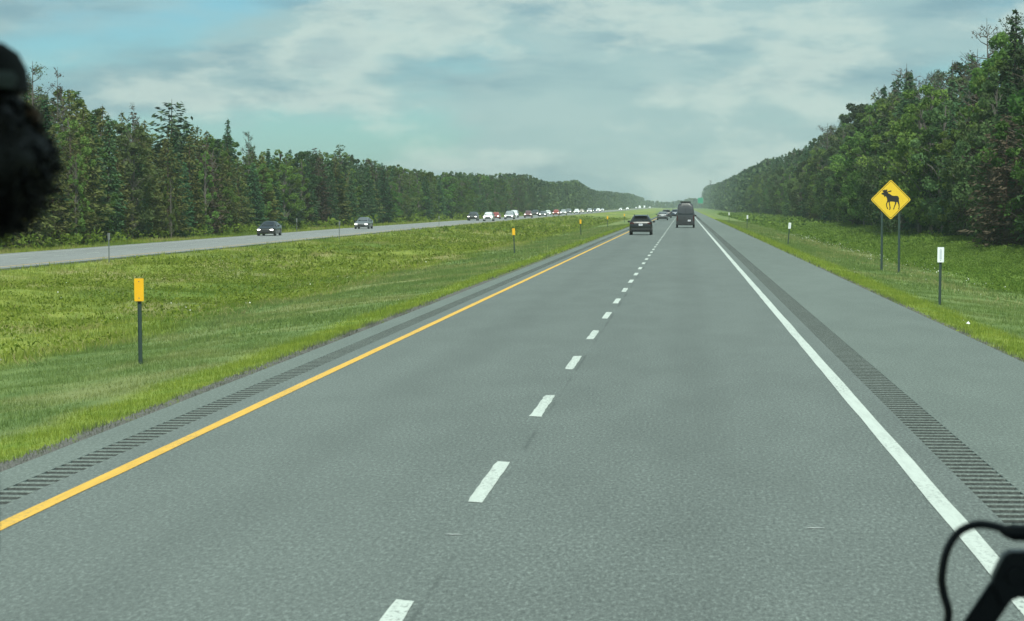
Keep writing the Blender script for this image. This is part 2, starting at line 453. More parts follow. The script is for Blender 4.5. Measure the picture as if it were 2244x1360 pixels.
def gz(X, Y):
    X = np.asarray(X, float); Y = np.asarray(Y, float)
    z = np.interp(X, GX, GA) + np.interp(X, GX, GL) * zl(Y)
    w = sst(-14.5, -12, X) * 0 + (sst(-32.5, -29, X) * (1 - sst(-15, -10.5, X)) + sst(9.5, 12.5, X) * (1 - sst(22, 26, X)))
    w2 = sst(-11, -8, -np.abs(X + 0.5)) * 0 + (1 - sst(-7.5, -6.4, X) * (1 - sst(5.6, 6.8, X))) * (1 - sst(-46, -44.2, X) * (1 - sst(-33.2, -31, X)))
    return z + w * ((hash_noise(X, Y, 2.6, 1) - .5) * .34 + (hash_noise(X, Y, 9, 2) - .5) * .45) + w2 * (hash_noise(X, Y, 1.1, 3) - .5) * .07
def gz1(x, y): return float(gz(np.array([x]), np.array([y]))[0])

xs = np.unique(np.concatenate([GX, np.arange(-60, -44, 1.0), np.arange(-33, -6.5, .45), np.arange(5.5, 24, .45), np.arange(24, 60, 2.0), [-1000, -500, -250, -120, -80, 80, 150, 300, 700]]))
ys = [-40.0]
while ys[-1] < 3080: ys.append(ys[-1] + max(.55, min(120, abs(ys[-1]) * .012)))
ys = np.array(ys)
GXX, GYY = np.meshgrid(xs, ys)
V = np.stack([GXX, GYY, gz(GXX, GYY)], -1).reshape(-1, 3)
nx, ny = len(xs), len(ys)
ii = (np.arange(ny - 1)[:, None] * nx + np.arange(nx - 1)[None]).ravel()
tag(link('ground', np_mesh('ground', V, np.stack([ii, ii + 1, ii + nx + 1, ii + nx], 1), M['ground'], smooth=True)), kind='structure')

# ------------------------------------------------------------------ roads
Y0, Y1 = -39.0, 2590.0
def strip(mb, xa, xb, zf, y0=Y0, y1=Y1, skirt=0.16, ysamp=None):
    yy = ysamp if ysamp is not None else [y0, y1]
    v = []
    for y in yy:
        z = zf(y); v += [(xa, y, z - skirt), (xa, y, z), (xb, y, z), (xb, y, z - skirt)]
    f = []
    for i in range(len(yy) - 1):
        b = i * 4
        f += [(b + k, b + k + 1, b + k + 5, b + k + 4) for k in range(3)]
    f += [(0, 3, 2, 1), tuple(len(v) - 4 + k for k in range(4))]
    return mb.add(v, f)
flat = lambda y: 0.0
YS = [-39, 20, 60, 113, 163, 220, 283, 360, 454, 581, 800, 1100, 1500, 2200, 2590]
road = tag(strip(MB(), -5.55, 2.47, flat).build('road', M['asphalt']), kind='structure')
strip(MB(), -6.27, -5.86, flat).build('shoulder', M['asphalt_shoulder'], road)
strip(MB(), 2.88, 5.30, flat).build('shoulder', M['asphalt_shoulder'], road)
def rumble(xa, xb):
    prof = [(0, 0), (.05, 0), (.065, -.020), (.135, -.030), (.206, -.028), (.216, 0)]
    yv = []; zv = []
    y = -6.0
    while y < 420:
        dj = random.uniform(.75, 1.1)
        for a, b in prof: yv.append(y + a); zv.append(b * dj)
        y += .30 + random.uniform(-.01, .01)
    yv = np.array([Y0] + yv + [Y1]); zv = np.array([0] + zv + [0]) - 0.0015
    n = len(yv)
    jit = np.repeat(rng.normal(0, .012, n // 6 + 1), 6)[:n]
    V = np.concatenate([np.stack([np.full(n, xa), yv, zv], 1), np.stack([np.full(n, xb), yv, zv], 1)])
    i = np.arange(n - 1)
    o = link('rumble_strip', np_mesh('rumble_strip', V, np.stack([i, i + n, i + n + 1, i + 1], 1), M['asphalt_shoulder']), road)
    o.data.materials.append(M['asphalt_groove_shade'])          # shade inside the milled grooves painted as a darker asphalt colour
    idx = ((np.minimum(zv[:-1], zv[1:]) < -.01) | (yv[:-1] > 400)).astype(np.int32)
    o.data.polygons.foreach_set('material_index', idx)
    return o
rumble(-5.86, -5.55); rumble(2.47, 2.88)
def line(name, xa, xb, mat, par, zf=flat, samp=None, wob=0.006):
    yy = samp or (list(np.arange(-20, 120, 1.5)) + [160, 220, 300, 500, 900, 2590])
    v = []
    for y in yy:
        w = random.uniform(-wob, wob); w2 = random.uniform(-wob, wob)
        v += [(xa + w, y, zf(y) + .005), (xb + w2, y, zf(y) + .005)]
    f = [(2 * i, 2 * i + 1, 2 * i + 3, 2 * i + 2) for i in range(len(yy) - 1)]
    return MB().add(v, f).build(name, mat, par)
line('edge_line', -5.272, -5.132, M['paint_yellow'], road)
line('edge_line', 2.030, 2.195, M['paint_white'], road)
def dash_mesh(w, L, k):
    r_ = random.Random(k); v = []
    n = 10
    for i in range(n + 1):
        e = .018 if i in (0, n) else .006
        v += [(-w / 2 + r_.uniform(-e, e), L * i / n + (r_.uniform(-.06, .06) if i in (0, n) else 0), 0),
              (w / 2 + r_.uniform(-e, e), L * i / n + (r_.uniform(-.06, .06) if i in (0, n) else 0), 0)]
    return MB().add(v, [(2 * i, 2 * i + 1, 2 * i + 3, 2 * i + 2) for i in range(n)]).mesh('lane_dash', M['paint_white'])
dashes = [dash_mesh(.135, 3.0, k) for k in range(4)]
y = 18.67 - 7.68 * 4; k = 0
while y < 900:
    link('lane_dash', dashes[k % 4], road, (-1.72, y, .005)); y += 7.68; k += 1
# oncoming carriageway
zlf = lambda y: float(zl(y))
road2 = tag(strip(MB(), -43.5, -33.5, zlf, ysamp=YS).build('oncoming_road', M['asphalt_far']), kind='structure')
SAMP = YS
line('edge_line', -34.55, -34.42, M['paint_yellow'], road2, zlf, SAMP, 0)
line('edge_line', -42.15, -42.0, M['paint_white'], road2, zlf, SAMP, 0)
y = 60.0
while y < 560:
    o = link('lane_dash', dashes[int(y) % 4], road2, (-38.35, y, zlf(y + 1.5) + .012)); y += 7.68
# paint scraps and stains lying on the lanes
for px, py, w, l in ((993, 1170, .13, .035), (1787, 1156, .15, .035)):
    p = at_z(px, py, 0.005)
    v = [(p.x + math.cos(a) * w * random.uniform(.35, .6), p.y + math.sin(a) * l * random.uniform(.6, 1.1), .005) for a in np.linspace(0, 6.28, 12)[:-1]]
    MB().add(v, [tuple(range(len(v)))]).build('paint_scrap', M['paint_worn'], road)

# ------------------------------------------------------------------ cards (leaves, blades)
def unit(a): return a / np.maximum(np.linalg.norm(a, axis=-1, keepdims=True), 1e-9)
def cards(C, U, W):
    """diamond shaped leaf quads: centre C, half length vector U, half width vector W"""
    V = np.stack([C - U, C + W * 1.0 - U * .1, C + U, C - W * 1.0 - U * .1], 1).reshape(-1, 3)
    i = np.arange(len(C)) * 4
    return V, np.stack([i, i + 1, i + 2, i + 3], 1)
def rand_dirs(n, g=rng, up=0.0):
    d = unit(g.normal(size=(n, 3))); d[:, 2] += up; return unit(d)
def blades(X, Y, h, w, lean=.35, g=rng):
    n = len(X); Z = gz(X, Y) - .01
    a = g.uniform(0, 2 * np.pi, n); dx, dy = np.cos(a) * w / 2, np.sin(a) * w / 2
    la = g.uniform(0, 2 * np.pi, n); ll = np.abs(g.normal(0, lean, n)) * h
    b0 = np.stack([X - dx, Y - dy, Z], 1); b1 = np.stack([X + dx, Y + dy, Z], 1)
    tp = np.stack([X + np.cos(la) * ll, Y + np.sin(la) * ll, Z + h], 1)
    V = np.stack([b0, b1, tp], 1).reshape(-1, 3); i = np.arange(n) * 3
    return V, np.stack([i, i + 1, i + 2], 1)
def in_view(X, Y, m=1.12):
    px = 1122 + F * ((X * math.cos(YAW) + Y * math.sin(YAW)) / (Y * math.cos(YAW) - X * math.sin(YAW)))
    return (px > 1122 - 1122 * m) & (px < 1122 + 1122 * m)
def scatter(n, x0, x1, y0, y1, g=rng, pw=1.0):
    X = g.uniform(x0, x1, n); Y = y0 + (y1 - y0) * g.uniform(0, 1, n) ** pw
    k = in_view(X, Y); return X[k], Y[k]
def grass_patch(zones, name, label, mat):
    Vs, Fs, T, b = [], [], [], 0
    for n, x0, x1, y0, y1, h0, h1, w in zones:
        X, Y = scatter(n, x0, x1, y0, y1)
        # tufty: keep more blades where a noise is high
        keep = hash_noise(X, Y, .7, 5) * .6 + hash_noise(X, Y, 2.3, 6) * .6 > rng.uniform(0, .9, len(X)); X, Y = X[keep], Y[keep]
        h = rng.uniform(h0, h1, len(X)) * (.55 + .9 * hash_noise(X, Y, 1.3, 8))
        ww = w * rng.uniform(.6, 1.4, len(X))
        v, f = blades(X, Y, h, ww)
        Vs.append(v); Fs.append(f + b); b += len(v)
        T.append(np.repeat(np.clip(rng.normal(.5, .25, len(X)), 0, 1), 3))
    o = link(name, np_mesh(name, np.concatenate(Vs), np.concatenate(Fs), mat, np.concatenate(T)))
    return tag(o, label, 'grass', kind='stuff')
grass_patch([(95000, -13.8, -6.55, 18, 48, .03, .09, .012), (70000, -13.8, -6.55, 48, 110, .04, .12, .03), (40000, -13.8, -6.55, 110, 330, .05, .16, .09),
             (60000, 5.45, 12, 34, 75, .03, .10, .016), (50000, 5.45, 12, 75, 170, .04, .13, .04), (30000, 5.45, 12, 170, 420, .05, .16, .10),
             (20000, -7.5, -6.4, 18, 60, .03, .10, .012), (16000, 5.4, 6.4, 34, 90, .03, .10, .014)],
            'mown_grass', 'short mown grass on the verges beside the driving lanes', M['grass'])
grass_patch([(110000, -33.2, -13, 42, 110, .05, .24, .028), (80000, -33.2, -13, 110, 230, .07, .28, .05), (50000, -33.2, -13, 230, 560, .1, .34, .13),
             (18000, -48.5, -43.9, 130, 260, .1, .35, .07), (14000, -48.5, -43.9, 260, 600, .15, .45, .16)],
            'rough_grass', 'long uneven grass filling the dip of the median', M['grass'])
def weed_patch(name, label, mat, zones, cat='weeds'):
    Vs, Fs, T, b = [], [], [], 0
    for n, x0, x1, y0, y1, hh, sz, per in zones:
        X, Y = scatter(n, x0, x1, y0, y1)
        keep = hash_noise(X, Y, 3.0, 11) * .75 + hash_noise(X, Y, 9.0, 12) * .85 > rng.uniform(.45, 1.05, len(X)); X, Y = X[keep], Y[keep]
        H = hh * (.4 + 1.1 * hash_noise(X, Y, 2.0, 13))
        X, Y, H = np.repeat(X, per), np.repeat(Y, per), np.repeat(H, per); m = len(X)
        u = rng.uniform(0, 1, m) ** .7
        C = np.stack([X + rng.normal(0, .22, m) * (.6 + H), Y + rng.normal(0, .22, m) * (.6 + H), gz(X, Y) + u * H], 1)
        s_ = sz * rng.uniform(.6, 1.4, m)[:, None]
        U = rand_dirs(m, up=.4); W = unit(np.cross(U, rand_dirs(m)))
        v, f = cards(C, U * s_, W * s_ * .45)
        Vs.append(v); Fs.append(f + b); b += len(v); T.append(np.repeat(np.clip(np.repeat(rng.uniform(.2, .8, m // per), per) + rng.normal(0, .12, m), 0, 1), 4))
    return tag(link(name, np_mesh(name, np.concatenate(Vs), np.concatenate(Fs), mat, np.concatenate(T))), label, cat, kind='stuff')
weed_patch('ditch_weeds', 'tall leafy green weeds along the ditch below the wood', M['leaves_weed'],
           [(16000, 11.6, 23.5, 78, 170, .40, .052, 14), (11000, 11.6, 23.5, 170, 330, .45, .10, 10), (5000, 11.6, 24, 330, 800, .7, .32, 6)])
weed_patch('median_weeds', 'yellow green leafy weeds growing in the median dip', M['leaves_ditch'],
           [(3000, -29, -14.0, 44, 120, .32, .06, 10), (2600, -30, -14.5, 120, 260, .4, .1, 8), (1600, -31, -15, 260, 600, .5, .24, 6)])
weed_patch('verge_shrubs', 'bright undergrowth at the foot of the trees beyond the oncoming lanes', M['leaves_shrub'],
           [(900, -50.5, -46.8, 135, 300, .9, .16, 12), (800, -50.5, -46.8, 300, 700, 1.1, .3, 8)], 'undergrowth')
# seed heads, dry stems and small white flowers
def specks(name, label, mat, spots, cat):
    Vs, Fs, T, b = [], [], [], 0
    for n, x0, x1, y0, y1, z0, z1, sz, asp in spots:
        X, Y = scatter(n, x0, x1, y0, y1)
        keep = hash_noise(X, Y, 2.2, 21) > rng.uniform(.35, .9, len(X)); X, Y = X[keep], Y[keep]; m = len(X)
        C = np.stack([X, Y, gz(X, Y) + rng.uniform(z0, z1, m)], 1); U = rand_dirs(m, up=1.2 if asp < .5 else 0)
        W = unit(np.cross(U, rand_dirs(m))); s_ = sz * rng.uniform(.6, 1.4, m)[:, None]
        v, f = cards(C, U * s_, W * s_ * asp); Vs.append(v); Fs.append(f + b); b += len(v); T.append(np.repeat(rng.uniform(0, 1, m), 4))
    return tag(link(name, np_mesh(name, np.concatenate(Vs), np.concatenate(Fs), mat, np.concatenate(T))), label, cat, kind='stuff')
specks('white_flowers', 'scattered small white flowers in the verges', M['flowers'],
       [(1300, 10.4, 12.6, 70, 230, .1, .35, .03, .8), (90, 5.8, 10, 40, 120, .05, .15, .018, .8), (260, -26, -12, 42, 130, .15, .5, .025, .8), (60, -12, -7.5, 25, 80, .04, .1, .012, .8)], 'flowers')
specks('dry_stems', 'straw coloured dry stems standing among the median grass', M['dry_stems'],
       [(9000, -17, -12.4, 42, 130, .04, .2, .10, .04), (9000, -30, -14, 60, 260, .06, .3, .12, .05), (6000, 8.5, 13, 60, 220, .04, .2, .10, .05)], 'dry stems')
# gravel grains along both pavement edges
n = 5200
X = np.concatenate([rng.normal(-6.42, .09, n), rng.normal(5.40, .05, n // 2)]); Y = np.concatenate([16 + 60 * rng.uniform(0, 1, n) ** 1.4, 33 + 60 * rng.uniform(0, 1, n // 2)])
k = (X < -6.28) | (X > 5.31); X, Y = X[k], Y[k]; m = len(X)
C = np.stack([X, Y, gz(X, Y) + .012], 1); r_ = rng.uniform(.008, .028, m)
tet = np.array([[1, 0, -.5], [-.5, .87, -.5], [-.5, -.87, -.5], [0, 0, .8]])
rot = rng.uniform(0, 6.28, m); cs, sn = np.cos(rot), np.sin(rot)
TV = np.stack([tet[None, :, 0] * cs[:, None] - tet[None, :, 1] * sn[:, None], tet[None, :, 0] * sn[:, None] + tet[None, :, 1] * cs[:, None], np.repeat(tet[None, :, 2], m, 0)], -1)
V = (C[:, None] + TV * r_[:, None, None]).reshape(-1, 3); i = np.arange(m)[:, None] * 4
tag(link('gravel', np_mesh('gravel', V, np.concatenate([i + np.array([[0, 1, 3]]), i + np.array([[1, 2, 3]]), i + np.array([[2, 0, 3]])]), M['gravel'])), 'loose grey gravel along the pavement edges', 'gravel', kind='stuff')

# ------------------------------------------------------------------ trees
H0 = 12.0
def tree_rng(k): return np.random.default_rng(1000 + k), random.Random(1000 + k)
def limbs_mesh(name, paths, mat, n=5):
    mb = MB()
    for pts, rad in paths: mb.tube(pts, rad, n, caps=False)
    return mb.mesh(name, mat)
def conifer(k, rad, droop, whorl, per, size, fill, mat, bark, open_=0.0, skirt=0.06, power=.8):
    g, r_ = tree_rng(k)
    paths = [([(0, 0, -.3), (.05, 0, H0 * .3), (.0, .06, H0 * .65), (0, 0, H0 * .995)], [.17, .13, .075, .012])]
    C, U, W, T = [], [], [], []
    h = H0 * skirt
    while h < H0 * .985:
        t = h / H0
        L0 = rad * (1 - t) ** power * (1 if t > skirt + .12 else .75) + .12
        nb = max(3, int(per * (.55 + .45 * (1 - t))))
        a0 = r_.uniform(0, 6.28)
        for b in range(nb):
            if r_.random() < open_: continue
            a = a0 + 6.283 * b / nb + r_.uniform(-.3, .3); L = L0 * r_.uniform(.6, 1.22)
            d = np.array([math.cos(a), math.sin(a)])
            rise = r_.uniform(-.1, .25) + (t - .5) * .35
            nc = max(2, int(L * fill))
            u = np.sqrt(g.uniform(.04, 1, nc)); sag = rise * u * L - droop * (u * L) ** 2 * .16 + .10 * u ** 3 * L
            base = np.stack([d[0] * u * L, d[1] * u * L, h + sag], 1)
            side = g.normal(0, .16, nc) * (.4 + u) * L * .55
            base[:, 0] += -d[1] * side; base[:, 1] += d[0] * side; base[:, 2] += g.normal(-.06, .09, nc)
            dirv = np.stack([d[0] + g.normal(0, .45, nc), d[1] + g.normal(0, .45, nc), g.normal(-.15 - droop * .3, .35, nc)], 1)
            C.append(base); U.append(unit(dirv) * (size * g.uniform(.6, 1.3, nc))[:, None]); T.append(np.clip(r_.uniform(.2, .8) + g.normal(0, .10, nc), 0, 1))
            if b % 2 == 0: paths.append(([(0, 0, h), (d[0] * L * .5, d[1] * L * .5, h + rise * L * .5 - droop * L * L * .04), (d[0] * L * .95, d[1] * L * .95, h + rise * L - droop * L * L * .14)], [.03 * (1 - t) + .012, .016, .006]))
        h += whorl * r_.uniform(.75, 1.25)
    C = np.concatenate(C); U = np.concatenate(U); T = np.concatenate(T)
    W = unit(np.cross(U, unit(g.normal(size=C.shape) * .6 + np.array([0, 0, 1.0])))) * np.linalg.norm(U, axis=1)[:, None] * .42
    v, f = cards(C, U, W)
    return limbs_mesh('trunk', paths, bark), np_mesh('crown', v, f, mat, np.repeat(T, 4))
def broadleaf(k, rx, base, clumps, per, size, mat, bark, tall=1.0, gap=.0):
    g, r_ = tree_rng(k)
    paths = []; C, U, T = [], [], []
    top = H0
    lean = r_.uniform(-.4, .4)
    paths.append(([(0, 0, -.3), (lean * .3, 0, H0 * .3), (lean * .7, .1, H0 * .6), (lean, 0, H0 * .93)], [.2, .15, .09, .02]))
    for c in range(clumps):
        t = (c + r_.uniform(0, 1)) / clumps
        hz = H0 * (base + (0.98 - base) * t)
        env = rx * (math.sin(math.pi * min(1, (.12 + .80 * t))) ** .65) * r_.uniform(.3, 1.25)
        a = r_.uniform(0, 6.283)
        ctr = np.array([lean * t + math.cos(a) * env, math.sin(a) * env, hz])
        R_ = rx * r_.uniform(.16, .46) * (1.05 - .55 * t)
        n = int(per * r_.uniform(.6, 1.3))
        d = rand_dirs(n, g); q = g.uniform(.35, 1, n) ** .5
        P = ctr + d * (q * R_)[:, None] * np.array([1, 1, .75 * tall])
        if r_.random() < gap: P = P[: n // 3]; q = q[: n // 3]; n = len(P)
        C.append(P); U.append(rand_dirs(n, g, -.2) * (size * g.uniform(.6, 1.35, n))[:, None])
        T.append(np.clip(r_.uniform(.15, .85) + g.normal(0, .10, n), 0, 1))
        h0 = max(H0 * base * .7, hz - env * .8 - .6)
        paths.append(([(lean * h0 / H0, 0, h0), tuple((ctr + np.array([0, 0, h0])) / 2 * np.array([.8, .8, 1.06])), tuple(ctr)], [.055, .035, .012]))
    C = np.concatenate(C); U = np.concatenate(U); T = np.concatenate(T)
    W = unit(np.cross(U, rand_dirs(len(U), g))) * np.linalg.norm(U, axis=1)[:, None] * .55
    v, f = cards(C, U, W)
    return limbs_mesh('trunk', paths, bark), np_mesh('crown', v, f, mat, np.repeat(T, 4))
def dead_tree(k, mat_n, bark, leafy_n=300, spread=2.0):
    g, r_ = tree_rng(k); paths = [([(0, 0, -.3), (.1, 0, H0 * .4), (-.05, .05, H0 * .75), (.05, 0, H0)], [.16, .11, .06, .012])]
    tips = []
    for b in range(80):
        h = H0 * r_.uniform(.18, .97); t = h / H0; a = r_.uniform(0, 6.283)
        L = spread * (1.1 - t) ** .6 * r_.uniform(.5, 1.1); up = r_.uniform(.15, .9)
        p1 = Vector((math.cos(a) * L * .55, math.sin(a) * L * .55, h + up * L * .35)); p2 = Vector((math.cos(a) * L, math.sin(a) * L, h + up * L))
        paths.append(([(0, 0, h), p1, p2], [.032, .02, .009]))
        for q in range(4):
            a2 = a + r_.uniform(-1, 1); s0 = p1.lerp(p2, r_.uniform(0, 1)); e = s0 + Vector((math.cos(a2), math.sin(a2), r_.uniform(.2, 1.3))) * L * r_.uniform(.2, .45)
            paths.append(([s0, e], [.014, .006])); tips += [s0.lerp(e, r_.uniform(.3, 1)) for _ in range(2)]
    idx = g.choice(len(tips), leafy_n); C = np.array([tips[i] for i in idx]) + g.normal(0, .12, (leafy_n, 3))
    U = rand_dirs(leafy_n, g, .3) * (.085 * g.uniform(.5, 1.3, leafy_n))[:, None]; W = unit(np.cross(U, rand_dirs(leafy_n, g))) * .035
    v, f = cards(C, U, W)
    return limbs_mesh('trunk', paths, bark, 4), np_mesh('crown', v, f, mat_n, np.repeat(g.uniform(0, 1, leafy_n), 4))
KINDS = {
 'spruce': [conifer(i, r, .55, .27, 13, .21, 8.0, M['needles_spruce'], M['bark'], 0, .03, .85) for i, r in ((1, 2.2), (2, 1.9), (3, 2.6), (13, 1.6))],
 'larch': [conifer(i, r, .30, .28, 11, .20, 7.0, M['needles_larch'], M['bark_red'], o, sk, .82) for i, r, o, sk in ((4, 2.5, .04, .06), (5, 2.8, .08, .10), (6, 2.2, .03, .05))],
 'pine': [conifer(i, r, .05, .46, 10, .25, 8.5, M['needles_pine'], M['bark'], .10, .14, .52) for i, r in ((7, 2.8), (8, 2.4))],
 'brown': [conifer(i, r, .35, .30, 11, .20, 6.5, M['needles_brown'], M['bark_red'], .05, .05, .6) for i, r in ((9, 2.3), (10, 2.7))],
 'maple': [broadleaf(i, r, .14, 58, 150, .145, M['leaves_maple'], M['bark_grey'], 1.0, .1) for i, r in ((20, 2.7), (21, 3.1), (22, 2.4))],
 'birch': [broadleaf(i, r, .08, 52, 130, .14, M['leaves_birch'], M['bark_grey'], 1.2, .12) for i, r in ((24, 1.7), (25, 2.1))],
 'poplar': [broadleaf(i, r, .12, 54, 130, .145, M['leaves_poplar'], M['bark_grey'], 1.15, .15) for i, r in ((27, 2.2), (28, 2.6))],
 'dark': [broadleaf(i, r, .06, 56, 140, .15, M['leaves_dark'], M['bark'], 1.0, .1) for i, r in ((30, 2.6), (31, 3.0))],
 'bare': [dead_tree(i, m_, M['bark_grey'], n_, sp) for i, n_, sp, m_ in ((33, 900, 1.6, M['needles_brown']), (34, 1500, 2.2, M['needles_pine']), (35, 600, 2.4, M['needles_brown']))],
}
NAME = {'spruce': 'spruce_tree', 'larch': 'larch_tree', 'pine': 'pine_tree', 'brown': 'browned_conifer', 'maple': 'maple_tree', 'birch': 'birch_tree', 'poplar': 'poplar_tree', 'dark': 'alder_tree', 'bare': 'bare_tree'}
LOOK = {'spruce': 'dark green pointed spruce', 'larch': 'olive brown feathery larch', 'pine': 'blue green open pine', 'brown': 'browned rusty conifer', 'maple': 'mid green leafy maple', 'birch': 'bright green narrow birch',
        'poplar': 'grey green leafy poplar', 'dark': 'very dark leafy alder', 'bare': 'nearly bare grey branched tree'}
SIDE = {'L': 'in the wood beyond the oncoming carriageway', 'R': 'in the wood above the ditch with the moose sign'}
ntree = 0
def stretch(px, side):
    if side == 'L':
        return ('among the brown larches beyond the oncoming lanes' if px < 460 else 'in the spruce stretch beyond the oncoming lanes' if px < 850 else
                'in the pale leafy stretch beyond the oncoming queue' if px < 1120 else 'where the left wood narrows into haze')
    return ('beside the rusty conifer above the ditch' if px > 2120 else 'behind the moose sign' if px > 1860 else
            'along the ditch past the moose sign' if px > 1700 else 'where the ditch wood fades into haze')
def plant(kind, side, x, y, h, wid=1.0, var=None, label=None, front=False):
    global ntree
    tr, cr = KINDS[kind][var if var is not None else random.randrange(len(KINDS[kind]))]
    e = empty(NAME[kind], (x, y, gz1(x, y) - .05), random.uniform(0, 6.283))
    sxy = h / H0 * wid
    e.scale = (sxy, sxy, h / H0)
    if label: tag(e, label, 'tree')
    else:
        lb = LOOK[kind] + (' in front ' if front else ' in back ') + stretch(project((x, y, 3))[0], side)
        tag(e, lb, 'tree', lb.replace(LOOK[kind], LOOK[kind] + ' trees'))
    link('trunk', tr, e); link('crown', cr, e); ntree += 1
    return e
SKY_L = ([-300, 0, 70, 125, 180, 240, 300, 335, 380, 430, 470, 500, 545, 570, 620, 680, 720, 745, 790, 850, 900, 960, 1010, 1060, 1110, 1150, 1180, 1210, 1240, 1265, 1290, 1310, 1330, 1370, 1390, 1405, 1425, 1470],
         [130, 150, 150, 170, 190, 215, 240, 268, 240, 262, 285, 280, 310, 322, 320, 318, 326, 328, 336, 352, 364, 373, 372, 379, 381, 381, 393, 399, 396, 396, 413, 418, 419, 422, 426, 432, 437, 441])
SKY_R = ([1500, 1515, 1530, 1550, 1570, 1600, 1640, 1680, 1720, 1760, 1800, 1860, 1900, 1950, 1980, 2030, 2080, 2120, 2165, 2190, 2220, 2244, 2600],
         [436, 428, 418, 408, 402, 392, 371, 352, 340, 325, 292, 250, 215, 190, 165, 172, 158, 140, 100, 85, 50, 30, -150])
def top_h(x, y, sky):
    px, _ = project((x, y, 2.45)); py = np.interp(px, *sky)
    d = ray(px, py); t = y / d.y
    return 2.45 + d.z * t - gz1(x, y), px
def mixk(px, side, r_):
    if side == 'L':
        if px < 460: w = (('larch', 58), ('spruce', 22), ('pine', 8), ('brown', 4), ('birch', 7), ('poplar', 4))
        elif px < 640: w = (('spruce', 56), ('larch', 12), ('birch', 14), ('maple', 10), ('pine', 8))
        elif px < 850: w = (('spruce', 46), ('brown', 10), ('birch', 10), ('pine', 14), ('dark', 10), ('larch', 10))
        elif px < 1120: w = (('birch', 22), ('poplar', 26), ('spruce', 32), ('maple', 18), ('brown', 2))
        else: w = (('pine', 30), ('dark', 20), ('spruce', 30), ('poplar', 18), ('brown', 2))
    else:
        if px > 2120: w = (('brown', 30), ('dark', 18), ('spruce', 24), ('larch', 8), ('maple', 16), ('poplar', 4))
        elif px > 1860: w = (('maple', 42), ('dark', 12), ('poplar', 14), ('spruce', 20), ('birch', 6), ('larch', 6))
        elif px > 1740: w = (('brown', 6), ('dark', 16), ('poplar', 24), ('maple', 22), ('spruce', 24), ('larch', 8))
        else: w = (('poplar', 34), ('dark', 12), ('birch', 12), ('spruce', 32), ('maple', 8))
    return r_.choices([a for a, _ in w], [b for _, b in w])[0]
rt = random.Random(5)
count = {}
def row(side, xa, xb, y0, y1, step, frac, sky):
    y = y0
    while y < y1:
        x = rt.uniform(xa, xb); h, px = top_h(x, y, sky)
        px0 = -260 if side == 'L' else 2520
        if (side == 'L' and px < px0) or (side == 'R' and px > px0): y += step; continue
        k = mixk(px, side, rt)
        if side == 'R' and xa > 25 and rt.random() < (.62 if xa > 29 else .3): k = rt.choice(['bare', 'larch', 'spruce', 'spruce', 'bare', 'spruce', 'pine'])
        if count.get(k, 0) >= 290: k = rt.choice(['pine', 'poplar', 'dark'])
        count[k] = count.get(k, 0) + 1
        f = rt.uniform(*frac) * (1.04 if k == 'bare' else 1)
        wid = rt.uniform(.85, 1.2) * (1.15 if h < 11 else 1)
        if side == 'R' and xa > 25 and k in ('spruce', 'larch', 'bare'): f = min(1.05, f * 1.14); wid *= .78
        plant(k, side, x, y, max(4.5, h * f), wid, front=abs(xa + xb) / 2 < (50.2 if side == 'L' else 24))
        y += step * rt.uniform(.6, 1.4) * (1 + max(0, y - 300) / 700)
row('L', -50.5, -48.6, 128, 780, 2.7, (.62, .92), SKY_L)
row('L', -54, -51.2, 130, 800, 3.2, (.78, 1.0), SKY_L)
row('L', -60, -55, 134, 700, 4.6, (.82, .99), SKY_L)
row('R', 22.2, 24.5, 122, 760, 3.4, (.55, .86), SKY_R)
row('R', 25.2, 28.5, 124, 780, 3.9, (.66, .96), SKY_R)
row('R', 29.5, 35, 128, 700, 4.2, (.72, 1.03), SKY_R)
def landmark(kind, side, px, X, py, wid, var, label):
    y = y_of(px, X); d = ray(px, py); h = 2.45 + d.z * y / d.y - gz1(X, y)
    plant(kind, side, X, y, h, wid, var, label)
landmark('birch', 'L', 165, -48.0, 335, .75, 0, 'slim bright green birch in front of brown larches beyond oncoming lanes')
landmark('bare', 'L', 295, -53, 222, .7, 0, 'dead reddish larch spire standing alone above the larches')
landmark('pine', 'L', 378, -52, 213, 1.25, 0, 'broad open pine with upswept top above the larches')
landmark('spruce', 'L', 500, -52, 255, .8, 3, 'slender spruce spire rising above its neighbours before the wood dips')
landmark('bare', 'L', 545, -52, 283, .7, 1, 'thin ragged tree top at the step in the left treeline')
landmark('bare', 'L', 75, -52, 132, 1.0, 1, 'tall thin crowned larch beside the dark head')
landmark('bare', 'L', 128, -52, 145, .7, 0, 'narrow dead conifer spire over brown larches')
landmark('birch', 'L', 375, -47.8, 385, .6, 1, 'small sunlit birch at the foot of the larches')
landmark('birch', 'L', 450, -48.2, 330, .9, 0, 'sunlit green birch where larches give way to spruces')
landmark('pine', 'L', 745, -53, 312, .9, 1, 'small round topped pine above the left treeline')
landmark('maple', 'R', 2040, 22.5, 182, 1.0, 1, 'tall bright green maple behind and above the moose sign')
landmark('bare', 'R', 1985, 26, 138, 1.1, 2, 'bare many branched tree top above the bright maple')
landmark('bare', 'R', 2160, 25, 38, .9, 2, 'bare spiky larch standing against the sky above the ditch wood')
landmark('spruce', 'R', 2222, 25, 14, .8, 0, 'tallest dark spruce of the wood above the ditch')
landmark('bare', 'R', 1812, 26, 268, 1.2, 2, 'spindly bare tree at the stepped edge of the ditch wood')
landmark('bare', 'R', 2085, 27, 130, .9, 0, 'grey twiggy tree top between maple and dark spruce')
landmark('brown', 'R', 2205, 21.8, 250, 1.5, 1, 'broad rusty brown conifer at the front of the ditch wood')
landmark('bare', 'R', 1557, 24, 393, .7, 1, 'lone thin tree sticking up far along the ditch wood')
